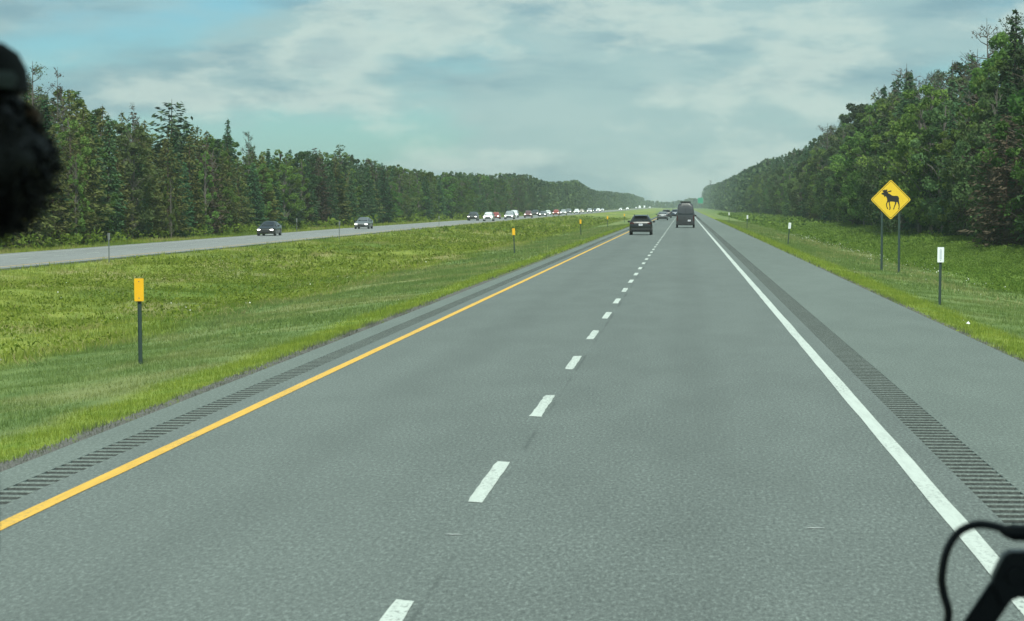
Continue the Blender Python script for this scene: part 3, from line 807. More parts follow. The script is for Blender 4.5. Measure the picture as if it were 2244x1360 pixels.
# pale leaning trunk at the foot of the right wood
lean = empty('leaning_trunk', (24.0, y_of(2195, 24.0), gz1(24, y_of(2195, 24.0))))
tag(lean, 'pale thin trunk leaning among the dark trees above the ditch', 'tree trunk')
MB().tube([(0, 0, -.3), (-.9, .2, 2.6), (-2.1, .3, 5.4)], [.09, .07, .04], 7).build('trunk', M['bark_grey'], lean, smooth=True)
MB().tube([(-.9, .2, 2.6), (-.5, .2, 3.6)], [.03, .012], 5).build('limb', M['bark_grey'], lean, smooth=True)

# far woods that read as one mass
def far_wood(name, label, rows, mat, per, size, cat='wood'):
    Vs, Fs, T, b = [], [], [], 0
    for x0, x1, y0, y1, step, hfun in rows:
        y = y0
        while y < y1:
            x = rt.uniform(x0, x1); h = hfun(x, y) * rt.uniform(.8, 1.02); n = per
            t = rng.uniform(0.02, 1, n) ** .8; con = rt.random() < .5
            rr = (h * .20 * (1 - t) + .25 if con else h * .24 * np.sin(np.pi * (.15 + .8 * t)) ** .6) * rng.uniform(.4, 1, n) ** .5
            a = rng.uniform(0, 6.283, n); zb = gz1(x, y)
            C = np.stack([x + np.cos(a) * rr, y + np.sin(a) * rr, zb + t * h], 1)
            U = rand_dirs(n, up=-.2) * (size * h / 12 * rng.uniform(.6, 1.3, n))[:, None]; W = unit(np.cross(U, rand_dirs(n))) * np.linalg.norm(U, axis=1)[:, None] * .6
            v, f = cards(C, U, W); Vs.append(v); Fs.append(f + b); b += len(v)
            T.append(np.repeat(np.clip(rng.normal(rt.uniform(.15, .8), .2, n), 0, 1), 4))
            y += step * rt.uniform(.6, 1.4)
    return tag(link(name, np_mesh(name, np.concatenate(Vs), np.concatenate(Fs), mat, np.concatenate(T))), label, cat, kind='stuff')
hl = lambda x, y: max(5, top_h(x, y, SKY_L)[0]); hr = lambda x, y: max(5, top_h(x, y, SKY_R)[0])
far_wood('far_wood', 'distant hazy wood beside the far oncoming lanes', [(-54, -48.5, 740, 1500, 4.0, hl), (-62, -54, 700, 1500, 5.0, hl), (-56, -46, 1500, 2650, 9, hl), (-90, -56, 1500, 2650, 14, hl)], M['far_leaves'], 150, .62)
far_wood('far_wood', 'distant hazy wood beyond the green road sign', [(22.5, 27, 720, 1500, 4.5, hr), (28, 36, 680, 1500, 6, hr), (22, 32, 1500, 2650, 10, hr), (32, 60, 1500, 2650, 16, hr)], M['far_leaves'], 150, .62)
far_wood('ridge_wood', 'low blue hazy wooded ridge closing the road', [(-380, 380, 2620, 3040, .4, lambda x, y: 9.5 + 1.6 * math.sin(x / 38) + 1.0 * math.sin(x / 11))], M['far_leaves'], 44, 2.2)
# dense brush under the trees so that no daylight shows between the trunks
def brush(name, label, x0, x1, y0, y1, n, hh, mat):
    X = rng.uniform(x0, x1, n); Y = y0 + (y1 - y0) * rng.uniform(0, 1, n) ** 1.5
    per = 16; H = rng.uniform(.5, 1, n) * hh; X, Y, H = np.repeat(X, per), np.repeat(Y, per), np.repeat(H, per); m = len(X)
    C = np.stack([X + rng.normal(0, .7, m), Y + rng.normal(0, .7, m), gz(X, Y) + rng.uniform(0, 1, m) * H], 1)
    U = rand_dirs(m) * (rng.uniform(.16, .42, m) * (1 + Y / 500))[:, None]; W = unit(np.cross(U, rand_dirs(m))) * np.linalg.norm(U, axis=1)[:, None] * .55
    v, f = cards(C, U, W)
    return tag(link(name, np_mesh(name, v, f, mat, np.repeat(rng.uniform(0, 1, m), 4))), label, 'brush', kind='stuff')
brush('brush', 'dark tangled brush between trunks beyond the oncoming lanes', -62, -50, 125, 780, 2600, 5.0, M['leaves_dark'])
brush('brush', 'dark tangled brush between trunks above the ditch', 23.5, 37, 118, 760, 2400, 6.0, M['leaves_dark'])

# ------------------------------------------------------------------ delineator posts
def delineator(name, plate_mat, label, group, lean):
    e = empty(name); H = 1.5
    mb = MB()                                   # U-channel post
    mb.box((0, .012, .47), (.055, .006, 1.55)); mb.box((-.03, -.003, .47), (.006, .036, 1.55)); mb.box((.03, -.003, .47), (.006, .036, 1.55))
    post = mb.build('post', M['post_green'], e)
    w, h = .17, .33
    r_ = .012; o = []
    for cx, cz, a0 in ((w / 2 - r_, h / 2 - r_, 0), (-w / 2 + r_, h / 2 - r_, 90), (-w / 2 + r_, -h / 2 + r_, 180), (w / 2 - r_, -h / 2 + r_, 270)):
        o += [(cx + r_ * math.cos(R(a0 + q)), cz + r_ * math.sin(R(a0 + q)) + H - h / 2 - .25) for q in (0, 45, 90)]
    pl = MB().prism(o, -.030, -.026).build('reflector_plate', plate_mat, e)
    ch = {e.name: [post, pl], pl.name: []}
    for z in (.06, -.06):
        b = MB().tube([(0, -.030, H - .25 - h / 2 + z * 2), (0, -.037, H - .25 - h / 2 + z * 2)], .009, 8).build('bolt', M['post_steel'], pl); ch[pl.name].append(b)
    if plate_mat is M['reflector_white']:
        ch[pl.name].append(MB().box((0, -.0315, H - .25 - h / 2), (.06, .003, .2)).build('reflector_strip', M['reflector_grey'], pl))
    tag(e, label, 'marker post', group)
    return e, ch
def put_posts(proto, spots):
    e, ch = proto
    for i, (x, y, lx, ly, rz) in enumerate(spots):
        o = e if i == 0 else copy_tree(e, ch)
        o.location = (x, y, gz1(x, y)); o.rotation_euler = (R(ly), R(lx), R(rz)); o.scale = (1, 1, random.uniform(.98, 1.03) * 1.225)
def on_ground(px, py):
    z = -.3
    for _ in range(12):
        p = at_z(px, py, z); z = gz1(p.x, p.y)
    return p.x, p.y
am = delineator('marker_post', M['reflector_amber'], 'amber reflector plate on a dark steel post in the median verge', 'amber marker posts along the median verge', 0)
sp = []
for px, py, lx in ((308, 798, -.3), (1124, 556, -2.2), (1273, 516, -1.5), (1341, 493, 1.0), (1376, 483, 0)):
    x, y = on_ground(px, py); sp.append((max(-10.2, min(-9.0, x)), y if -10.3 < x < -8.8 else y_of(px, -9.6), lx, random.uniform(-2, 2), random.uniform(-6, 6)))
put_posts(am, sp)
wm = delineator('marker_post', M['reflector_white'], 'white reflector plate on a thin dark post in the right verge', 'white marker posts along the right verge', 0)
sp = []
for px, py, lx in ((2061, 668, .8), (1727, 537, 5.0), (1637, 501, 2.0), (1598, 484, -1)):
    x, y = on_ground(px, py); x2 = 7.1 if not 6.5 < x < 7.8 else x
    sp.append((x2, y_of(px, x2), lx, random.uniform(-2, 2), random.uniform(-6, 6)))
put_posts(wm, sp)
def back_post(name):
    e = empty(name)
    mb = MB(); mb.box((0, 0, .52), (.06, .03, 1.65)); p = mb.build('post', M['post_steel'], e, bevel=.004)
    q = MB().box((0, .02, 1.2), (.13, .006, .3)).build('reflector_plate', M['sign_back'], e)
    tag(e, 'plain grey marker post seen from behind beside the oncoming lanes', 'marker post', 'grey marker posts along the oncoming lanes')
    return e, {e.name: [p, q]}
put_posts(back_post('marker_post'), [(-32.4, y_of(238, -32.4), 0, 1, 3), (-32.4, y_of(743, -32.4), 1, 0, -3), (-32.4, y_of(962, -32.4), 0, 0, 0), (-44.6, y_of(650, -44.6), 0, 0, 5)])

# ------------------------------------------------------------------ moose warning sign
SD = 98.0
sx0 = at_y(1952, 450, SD).x
sg = empty('warning_sign', (sx0, SD, gz1(sx0, SD)), R(1.5))
tag(sg, 'yellow diamond warning sign with black moose on two dark posts', 'road sign')
def dz(py): return at_y(1952, py, SD).z - gz1(sx0, SD)
HS = (dz(393) - dz(481)) / 2; ZC = dz(437)
def diamond(h, rad, n=5):
    o = []
    for k, (ax, az) in enumerate(((1, 0), (0, 1), (-1, 0), (0, -1))):
        c = (ax * (h - rad * 1.414), az * (h - rad * 1.414)); a0 = k * 90 - 45
        o += [(c[0] + rad * math.cos(R(a0 + 90 * q / n)), c[1] + rad * math.sin(R(a0 + 90 * q / n))) for q in range(n + 1)]
    return o
off = lambda pts, z: [(x, z + y) for x, y in pts]
panel = MB().prism(off(diamond(HS, .07), ZC), -.006, 0).build('panel', M['sign_yellow'], sg)
o1, o2 = off(diamond(HS * .945, .06), ZC), off(diamond(HS * .915, .055), ZC)
n = len(o1)
MB().add([(x, -.0075, z) for x, z in o1] + [(x, -.0075, z) for x, z in o2], [(k, (k + 1) % n, n + (k + 1) % n, n + k) for k in range(n)]).build('border', M['sign_black'], panel)
MOOSE = [(316, 268), (332, 259), (347, 257), (338, 248), (328, 240), (333, 235), (324, 222), (338, 229), (345, 227), (349, 215), (358, 226), (368, 224), (379, 212), (381, 224), (395, 218), (393, 230), (384, 241),
         (397, 244), (410, 238), (424, 236), (430, 228), (437, 233), (446, 228), (444, 243), (432, 250), (412, 252), (396, 256),
         (404, 266), (428, 279), (452, 295), (478, 302), (500, 299), (522, 301), (538, 313), (545, 335), (543, 365), (548, 392), (553, 420), (551, 452), (548, 470), (536, 479), (530, 473), (539, 462), (541, 438), (536, 410), (524, 384),
         (513, 379), (510, 402), (498, 425), (488, 448), (485, 468), (476, 481), (468, 474), (475, 458), (480, 434), (491, 408), (493, 382), (470, 376), (444, 375), (428, 376), (424, 392), (431, 425), (437, 458), (434, 474), (424, 486), (414, 483), (421, 468), (421, 440), (414, 405), (407, 378),
         (397, 388), (389, 408), (390, 435), (400, 458), (406, 470), (402, 477), (391, 469), (379, 437), (376, 405), (387, 378), (392, 362), (388, 335), (378, 312), (368, 304), (362, 312), (354, 320), (351, 302), (345, 291), (332, 285), (318, 282)]
mz = [((x - 438) / 262 * HS, ZC - (y - 350) / 262 * HS) for x, y in MOOSE]
MB().prism(mz, -.0095, -.0065).build('moose_emblem', M['sign_black'], panel, tri=True)
for px in (1933, 1971):
    x = at_y(px, 450, SD).x - sx0
    zb = gz1(sx0 + x, SD) - gz1(sx0, SD)
    zt = ZC + (HS - abs(x)) * .85
    mb = MB(); mb.box((x, .045, (zb - .3 + zt) / 2), (.095, .008, zt - zb + .3)); mb.box((x - .044, .024, (zb - .3 + zt) / 2), (.008, .042, zt - zb + .3)); mb.box((x + .044, .024, (zb - .3 + zt) / 2), (.008, .042, zt - zb + .3))
    mb.build('post', M['post_green'], sg)
for z in (ZC - .35, ZC + .35):
    MB().box((0, .0125, z), (.8, .02, .05)).build('brace', M['sign_back'], sg)
# distant green guide sign
gy = 1350.0; gp = at_y(1535, 439, gy)
gs = empty('guide_sign', (gp.x, gy, gz1(gp.x, gy)))
tag(gs, 'small distant green guide sign on posts at the right wood edge', 'road sign')
zz = gp.z - gs.location.z
gpan = MB().box((0, 0, zz), (3.2, .03, 3.4)).build('panel', M['sign_green'], gs, bevel=.01)
mb = MB()
for a, b, c_, d_ in ((0, 1.6, 3.1, .05), (0, -1.6, 3.1, .05), (-1.52, 0, .05, 3.1), (1.52, 0, .05, 3.1)): mb.box((a, -.018, zz + b), (c_, .004, d_))
mb.build('border', M['sign_white'], gpan)
for x in (-.8, .8): MB().box((x, .06, zz / 2 + .3), (.12, .08, zz + 1.6)).build('post', M['post_steel'], gs)
# scrap of litter at the pavement edge
lx, ly = on_ground(2122, 714)
l = MB(); pts = []
for a in np.linspace(0, 6.283, 9)[:-1]: pts.append((math.cos(a) * 0.055 * random.uniform(.7, 1.2), math.sin(a) * .04 * random.uniform(.6, 1.2), random.uniform(0, .03)))
l.add(pts + [(0, 0, .06), (.02, .01, 0)], [(k, (k + 1) % 8, 8) for k in range(8)] + [((k + 1) % 8, k, 9) for k in range(8)])
tag(l.build('litter', M['litter'], loc=(lx, ly, gz1(lx, ly) + .04)), 'crumpled white scrap of litter at the right pavement edge', 'litter')

# ------------------------------------------------------------------ vehicles
#   stations: y, z_low, z_belt, z_top, half width at belt, half width at top; front of the car looks to -Y
SPEC = {
 'sedan': dict(st=[(-2.36, .36, .60, .61, .66, .55), (-2.26, .24, .68, .70, .80, .66), (-1.85, .20, .76, .82, .88, .72), (-1.00, .20, .88, .95, .91, .70), (-.22, .20, .92, 1.39, .91, .56), (.55, .20, .94, 1.45, .91, .58), (1.28, .20, .96, 1.38, .91, .56), (1.92, .22, .98, 1.07, .90, .70), (2.26, .26, .94, 1.02, .85, .68), (2.36, .38, .86, .89, .76, .6)],
               ws=(3, 4), rw=(6, 7), side=((3, 4), (4, 5), (5, 6), (6, 7)), wr=.33, wy=(-1.42, 1.38)),
 'suv': dict(st=[(-2.30, .42, .78, .79, .70, .6), (-2.20, .28, .90, .93, .85, .72), (-1.30, .26, 1.00, 1.09, .92, .74), (-.52, .26, 1.03, 1.57, .93, .62), (.30, .26, 1.05, 1.68, .93, .64), (1.55, .26, 1.07, 1.63, .93, .62), (1.80, .27, 1.08, 1.57, .93, .60), (2.18, .30, 1.08, 1.15, .91, .78), (2.30, .42, .96, 1.0, .86, .72)],
             ws=(2, 3), rw=(6, 7), side=((2, 3), (3, 4), (4, 5), (5, 6)), wr=.36, wy=(-1.40, 1.40)),
 'minivan': dict(st=[(-2.45, .38, .72, .73, .72, .6), (-2.35, .24, .84, .88, .88, .74), (-1.65, .22, .98, 1.08, .96, .76), (-.70, .22, 1.02, 1.66, .98, .68), (.3, .22, 1.04, 1.76, .98, .70), (1.9, .22, 1.06, 1.72, .98, .68), (2.10, .24, 1.06, 1.66, .98, .66), (2.40, .28, 1.06, 1.12, .95, .84), (2.48, .40, .94, .98, .9, .78)],
                 ws=(2, 3), rw=(6, 7), side=((2, 3), (3, 4), (4, 5), (5, 6)), wr=.35, wy=(-1.5, 1.5)),
 'van': dict(st=[(-2.98, .46, .98, .99, .82, .7), (-2.88, .34, 1.12, 1.16, .95, .8), (-2.25, .32, 1.24, 1.34, 1.0, .84), (-1.35, .32, 1.34, 2.42, 1.01, .76), (-.6, .32, 1.38, 2.72, 1.01, .74), (2.5, .32, 1.38, 2.74, 1.01, .78), (2.80, .34, 1.38, 2.68, 1.0, .76), (2.93, .36, 1.34, 2.34, .99, .82), (2.99, .44, 1.24, 1.40, .97, .93)],
             ws=(2, 3), rw=None, side=((2, 3), (3, 4), (4, 5)), wr=.36, wy=(-2.0, 1.75)),
}
def lerp(a, b, t): return a + (b - a) * t
def ring(s_):
    y, lo, be, to, w, wt = s_
    h = to - be
    half = [(w * .86, lo), (w * .985, lo + .10), (w, lerp(lo, be, .55)), (w * .985, be), (lerp(w * .97, wt, .93), be + h * .86), (wt * .82, be + h * .97), (wt * .40, to)]
    return [Vector((x, y, z)) for x, z in half] + [Vector((-x, y, z)) for x, z in half[::-1]]
def patch(a, b, c, d, inset, off_):
    """quad a,b,c,d shrunk and lifted off the body along its normal, as a thin pane"""
    ctr = (a + b + c + d) / 4; q = [p.lerp(ctr, inset) for p in (a, b, c, d)]
    nn = (q[2] - q[0]).cross(q[3] - q[1]).normalized()
    if nn.dot(ctr - Vector((0, ctr.y * .6, .9))) < 0: nn = -nn
    return q, nn * off_
CAR_CACHE = {}
def add_pane(mb, quad, nrm):
    mb.add([p + nrm for p in quad] + [p - nrm * .3 for p in quad], [(0, 1, 2, 3), (7, 6, 5, 4), (0, 4, 5, 1), (1, 5, 6, 2), (2, 6, 7, 3), (3, 7, 4, 0)])
def make_vehicle(kind, paint, lit=True, plate=True, extras=()):
    """returns root Empty (front to -Y, wheels on z=0) and its tree"""
    sp_ = SPEC[kind]; st = sp_['st']; e = empty('x'); e.name = {'sedan': 'sedan_car', 'suv': 'suv_car', 'minivan': 'minivan', 'van': 'passenger_van'}[kind]
    ch = {e.name: []}
    def part(mb, name, mat, parent=None, **k):
        o = mb.build(name, mat, parent or e, **k); ch.setdefault((parent or e).name, []).append(o); return o
    rings = [ring(s_) for s_ in st]
    body = part(MB().loft(rings), 'body', PAINT[paint], smooth=50)
    W = max(s_[4] for s_ in st); L0, L1 = st[0][0], st[-1][0]
    # glass
    def topq(i, j, k0=.0):
        A, B = rings[i], rings[j]; return [A[4].lerp(A[5], .5), B[4].lerp(B[5], .5), B[9].lerp(B[8], .5), A[9].lerp(A[8], .5)]
    mb = MB(); i, j = sp_['ws']; q, n_ = patch(*topq(i, j), .09, .012); add_pane(mb, q, n_); part(mb, 'windshield', M['glass'])
    if sp_['rw']:
        mb = MB(); i, j = sp_['rw']; q, n_ = patch(*topq(i, j), .08, .012); add_pane(mb, q, n_); part(mb, 'rear_window', M['glass'])
    for sgn in (0, 1):
        for i, j in sp_['side']:
            A, B = rings[i], rings[j]; b, t = (3, 4) if sgn == 0 else (10, 9)
            q, n_ = patch(A[b], B[b], B[t], A[t], .12, .010)
            nn = n_.normalized(); 
            if (nn.x > 0) != (sgn == 0): n_ = -n_
            mb = MB(); add_pane(mb, q, n_); part(mb, 'side_window', M['glass'])
    # wheels
    for sx in (-1, 1):
        for y_ in sp_['wy']:
            r_ = sp_['wr']; x0, x1 = sx * (W - .20), sx * (W + .012)
            wh = part(MB().tube([(x0, y_, r_), (lerp(x0, x1, .1), y_, r_), (lerp(x0, x1, .9), y_, r_), (x1, y_, r_)], [r_ * .93, r_, r_, r_ * .93], 20), 'wheel', M['rubber'])
            part(MB().tube([(x1 - sx * .02, y_, r_), (x1 + sx * .008, y_, r_)], [r_ * .64, r_ * .58], 14), 'rim', M['rim'], wh)
            part(MB().tube([(sx * (W - .16), y_, r_ + .02), (sx * (W + .006), y_, r_ + .02)], [r_ * 1.13] * 2, 20), 'wheel_arch', M['trim'])
    # lights, grille, plates, mirrors, bumpers
    zf = lerp(st[1][1], st[1][3], .74); fw = st[1][4]
    part(MB().box((0, L0 - .005, zf - .10), (fw * 1.05, .06, .20)), 'grille', M['trim'], bevel=.02)
    part(MB().box((0, L0 - .0, st[0][1] + .03), (fw * 1.35, .10, .15)), 'front_bumper', M['trim'], bevel=.03)
    for sx in (-1, 1):
        part(MB().box((sx * fw * .78, L0 + .06, zf + .01), (fw * .40, .14, .12)), 'headlight', M['headlight'] if lit else M['glass'], bevel=.03)
        cw = st[sp_['ws'][0]]
        mir = MB().box((sx * (cw[4] + .13), cw[0] + .35, cw[2] + .10), (.22, .11, .16))
        part(mir, 'mirror', M['trim'], bevel=.03)
        rz = st[-2]
        if kind == 'van': part(MB().box((sx * .90, L1 - .03, 1.05), (.13, .10, .62)), 'taillight', M['taillight'], bevel=.02)
        else: part(MB().box((sx * rz[4] * .80, L1 - .02, rz[2] - .10), (.34, .12, .13)), 'taillight', M['taillight'], bevel=.025)
    part(MB().box((0, L1 - .02, st[-1][1] + .06), (st[-1][4] * 1.9, .16, .22)), 'rear_bumper', M['trim'], bevel=.04)
    if plate:
        z_, x_ = (.80, -.42) if kind == 'van' else (.86 if kind != 'sedan' else .78, 0)
        pl = part(MB().box((x_, L1 + .008, z_), (.31, .02, .16)), 'licence_plate', M['plate'], bevel=.004)
        part(MB().box((x_, L1 + .020, z_), (.20, .004, .05)), 'plate_number', M['plate_ink'], pl)
    if kind in ('suv', 'minivan'):
        for sx in (-1, 1):
            part(MB().tube([(sx * .56, -.3, 1.655 if kind == 'suv' else 1.73), (sx * .57, .2, 1.72 if kind == 'suv' else 1.80), (sx * .57, 1.3, 1.69 if kind == 'suv' else 1.78), (sx * .55, 1.5, 1.62 if kind == 'suv' else 1.70)], .018, 6), 'roof_rail', M['trim'])
        part(MB().box((0, st[6][0] + .10, st[6][3] + .015), (1.1, .22, .035)), 'spoiler', PAINT[paint], bevel=.012)
    if kind == 'van':
        rear = MB(); add_pane(rear, [Vector((-.82, 2.955, 1.42)), Vector((.82, 2.955, 1.42)), Vector((.70, 2.90, 2.16)), Vector((-.70, 2.90, 2.16))], Vector((0, .035, .004)))
        part(rear, 'rear_window', M['glass'], smooth=30)
        part(MB().box((0, 2.972, 1.80), (.03, .05, .80)), 'door_seam', M['trim'])
        part(MB().box((0, 2.990, 1.15), (.012, .03, .8)), 'door_seam', M['trim'])
        part(MB().box((.10, 3.005, 1.12), (.20, .03, .06)), 'door_handle', M['trim'], bevel=.01)
        part(MB().box((0, 1.6, 2.83), (1.18, 1.5, .17)), 'roof_air_conditioner', M['trim'], bevel=.04)
    for f_ in extras: f_(part)
    return e, ch
def rear_skirt(part):
    part(MB().box((0, 2.9, .34), (1.5, .3, .12)), 'tow_beam', M['trim'], bevel=.02)
def put_vehicle(v, x, y, label, cat, fwd, group=None, z=0.0, rz=0.0):
    e, ch = v
    e.location = (x, y, z); e.rotation_euler = (0, 0, (math.pi if fwd else 0) + rz)
    tag(e, label, cat, group)
# same direction, seen from behind
put_vehicle(make_vehicle('suv', 'black', False), at_z(1405, 514, 0).x, at_z(1405, 514, 0).y, 'black suv seen from behind with white licence plate in the left lane', 'car', True)
put_vehicle(make_vehicle('van', 'van', False, extras=(rear_skirt,)), at_z(1502, 499, 0).x, at_z(1502, 499, 0).y + 3, 'dark grey high roofed van with roof air conditioner in the right lane', 'van', True)
put_vehicle(make_vehicle('sedan', 'grey', False), at_z(1452, 482, 0).x, at_z(1452, 482, 0).y, 'grey car ahead of the black suv in the left lane', 'car', True)
put_vehicle(make_vehicle('suv', 'charcoal', False), -3.5, 445, 'dark suv half hidden ahead of the grey car', 'car', True)
put_vehicle(make_vehicle('suv', 'navy', False), at_z(1480, 476, 0).x, at_z(1480, 476, 0).y, 'navy suv partly hidden left of the dark van', 'car', True)
put_vehicle(make_vehicle('van', 'navy', False), -.62, 520, 'tall dark vehicle almost hidden behind the grey van', 'van', True)
# oncoming traffic
NL, FL = -36.4, -40.2
def onc(kind, paint, px, lane, label, cat='car', dx=0.0):
    y = y_of(px, lane); put_vehicle(make_vehicle(kind, paint, True, False), lane + dx, y, label, cat, False, None, zlf(y) + .003, R(random.uniform(-.4, .4)))
onc('sedan', 'black', 590, -41.2, 'black sedan with lit headlights leading the oncoming traffic')
onc('sedan', 'grey', 797, FL, 'grey sedan following the black sedan on the oncoming road')
onc('suv', 'charcoal', 1037, FL, 'dark suv just ahead of the white suv in the oncoming queue')
onc('suv', 'white', 1071, NL, 'white suv with big black grille on the oncoming road')
onc('sedan', 'red', 1087, FL, 'small red car half hidden behind the white suv')
onc('minivan', 'silver', 1117, NL, 'silver grey minivan between white suv and maroon car')
onc('minivan', 'white', 1127, FL, 'white minivan half hidden behind the silver minivan')
onc('suv', 'maroon', 1158, NL, 'maroon car with bright headlights on the oncoming road')
onc('suv', 'charcoal', 1173, FL, 'dark suv beside the maroon car in the oncoming queue')
onc('sedan', 'grey', 1190, NL, 'dark grey car behind the maroon car and dark suv')
onc('sedan', 'white', 1201, FL, 'white sedan just before the red car in the oncoming queue')
onc('suv', 'red', 1219, NL, 'bright red car with lit headlights in the oncoming queue')
onc('suv', 'silver', 1235, NL, 'pale silver suv following the bright red car')
onc('minivan', 'grey', 1246, FL, 'grey minivan tucked behind the pale silver suv')
onc('suv', 'white', 1264, NL, 'white suv followed by a beige car in the oncoming queue')
onc('sedan', 'beige', 1275, FL, 'beige car right behind a white suv in the oncoming queue')
onc('minivan', 'silver', 1292, NL, 'silver minivan ahead of three small distant cars')
onc('sedan', 'navy', 1304, FL, 'dark distant car behind the silver minivan')
onc('suv', 'white', 1311, NL, 'white distant suv next to the dark distant car')
onc('sedan', 'silver', 1320, FL, 'last silver car before the gap in the oncoming queue')
DG = 'white specks of far oncoming traffic'
for px, lane, kind, paint in ((1360, NL, 'sedan', 'white'), (1375, NL, 'suv', 'white'), (1394, FL, 'suv', 'silver'), (1402, NL, 'van', 'white'), (1412, FL, 'van', 'white'), (1424, NL, 'suv', 'white'), (1430, FL, 'van', 'white'), (1437, NL, 'suv', 'silver')):
    y = y_of(px, lane); put_vehicle(make_vehicle(kind, paint, True, False), lane, y, 'pale far off oncoming vehicle near the vanishing point', 'car' if kind != 'van' else 'van', False, DG, zlf(y) + .003)

# ------------------------------------------------------------------ the coach the picture is taken from
coach = empty('coach', (0, 0, 0))
tag(coach, 'dark interior of the coach around the driver', 'coach')
FZ = 1.22
MB().box((0, -3.2, FZ - .06), (2.50, 13.2, .10)).build('floor', M['coach_panel'], coach)
MB().box((0, 3.52, 1.02), (2.46, .10, 1.15)).build('front_panel', M['coach_shell'], coach, bevel=.03)
MB().box((0, 3.24, 1.42), (2.40, .44, .26)).build('dashboard', M['coach_panel'], coach, bevel=.05)
MB().box((0, -3.15, 3.32), (2.50, 13.2, .12)).build('roof', M['coach_shell'], coach, bevel=.04)
MB().box((0, -9.78, 2.2), (2.46, .08, 2.1)).build('rear_panel', M['coach_shell'], coach)
for sx in (-1, 1):
    MB().box((sx * 1.235, -3.2, 1.25), (.06, 13.0, 1.5)).build('side_panel', M['coach_shell'], coach)
    for y_ in (3.42, 1.2, -1.2, -3.6, -6.0, -8.4):
        MB().box((sx * 1.235, y_, 2.64), (.06, .14, 1.25)).build('pillar', M['coach_shell'], coach)
    for y_ in (2.2, -6.8):
        w_ = MB().tube([(sx * .93, y_, .5), (sx * 1.20, y_, .5)], .5, 24).build('wheel', M['rubber'], coach)
        MB().tube([(sx * 1.205, y_, .5), (sx * 1.215, y_, .5)], .3, 16).build('rim', M['rim'], w_)
# windscreen wiper outside the glass
WY = 3.62
def wp(px, py, dy=0.0): return at_y(px, py, WY + dy)
wip = empty('wiper', wp(1800, 1880)); WO = Vector(wip.location)
tag(wip, 'black wiper arm with a looped washer hose over the right lane', 'wiper')
def loc_(pts): return [Vector(p) - WO for p in pts]
MB().tube([(0, -.06, 0), (0, .05, 0)], .03, 12).build('pivot', M['wiper'], wip)
a0, a1 = wp(1800, 1880) - WO, wp(2222, 1250) - WO
ax = (a1 - a0).normalized(); ay = Vector((0, 1, 0)); az = ax.cross(ay).normalized()
rotm = Matrix((ax, ay, az)).transposed()
MB().box((a0 + a1) / 2, ((a1 - a0).length, .022, .043), rotm).build('arm', M['wiper'], wip, bevel=.006)
hp = [(2203, 1206), (2330, 1204), (2345, 1306), (2222, 1306), (2192, 1330), (2170, 1270), (2188, 1232)]
n = len(hp); v0 = [wp(*q) - WO for q in hp]
MB().add([p + Vector((0, -.02, 0)) for p in v0] + [p + Vector((0, .02, 0)) for p in v0], [tuple(range(n)), tuple(range(2 * n - 1, n - 1, -1))] + [(k, n + k, n + (k + 1) % n, (k + 1) % n) for k in range(n)]).build('arm_head', M['wiper'], wip, bevel=.004)
c_ = wp(2226, 1262, -.026) - WO
MB().tube([c_, c_ + Vector((0, .012, 0))], [.013, .016], 14).build('head_bolt', M['wiper'], wip)
def smooth_path(pts, n=6):
    P = [Vector(p) for p in pts]; P = [P[0]] + P + [P[-1]]; out = []
    for i in range(1, len(P) - 2):
        for k in range(n):
            t = k / n; out.append(.5 * ((2 * P[i]) + (P[i + 1] - P[i - 1]) * t + (2 * P[i - 1] - 5 * P[i] + 4 * P[i + 1] - P[i + 2]) * t * t + (3 * P[i] - P[i - 1] - 3 * P[i + 1] + P[i + 2]) * t ** 3))
    return out + [P[-2]]
hose = [wp(*q) - WO for q in ((2000, 1560), (2045, 1450), (2078, 1355), (2068, 1300), (2064, 1262), (2075, 1206), (2101, 1166), (2140, 1149), (2180, 1153), (2214, 1163))]
MB().tube(smooth_path(hose), .0068, 12).build('washer_hose', M['wiper'], wip, smooth=True)
MB().tube([wp(2192, 1158) - WO, wp(2204, 1163) - WO, wp(2222, 1167) - WO, wp(2300, 1166) - WO], [.006, .010, .0135, .0135], 12).build('nozzle', M['wiper'], wip, smooth=True)
MB().tube([wp(2221, 1151, -.004) - WO, wp(2221, 1151, .004) - WO], .004, 8).build('nozzle_pin', M['post_steel'], wip)
MB().box(wp(2350, 1150) - WO, (.02, .02, .75)).build('blade', M['wiper'], wip, bevel=.004)
# driver's seat
DX, DY = -1.05, 2.55
seat = empty('driver_seat', (DX, DY, FZ)); tag(seat, 'dark cloth driver seat inside the coach', 'seat')
MB().box((0, .10, .42), (.42, .46, .12)).build('cushion', M['seat'], seat, bevel=.04)
MB().box((0, -.17, .76), (.40, .10, .62)).build('backrest', M['seat'], seat, bevel=.04)
MB().tube([(0, .1, 0), (0, .1, .37)], [.14, .09], 12).build('pedestal', M['coach_panel'], seat)
sw = empty('steering_wheel', (-1.08, 2.98, 1.76)); tag(sw, 'dark steering wheel in front of the coach driver', 'steering wheel')
tilt = Matrix.Rotation(R(28), 3, 'X')
MB().tube([tilt @ Vector((math.cos(a) * .165, math.sin(a) * .165, 0)) for a in np.linspace(0, 2 * math.pi, 33)], .014, 8).build('rim', M['rubber'], sw, smooth=True)
mb = MB()
for a in (R(200), R(340), R(90)): mb.tube([(0, 0, 0), tilt @ Vector((math.cos(a) * .165, math.sin(a) * .165, 0))], .012, 6)
mb.build('spokes', M['rubber'], sw)
MB().tube([(0, 0, .02), tilt @ Vector((0, .05, -.42))], [.05, .035], 10).build('column', M['rubber'], sw)
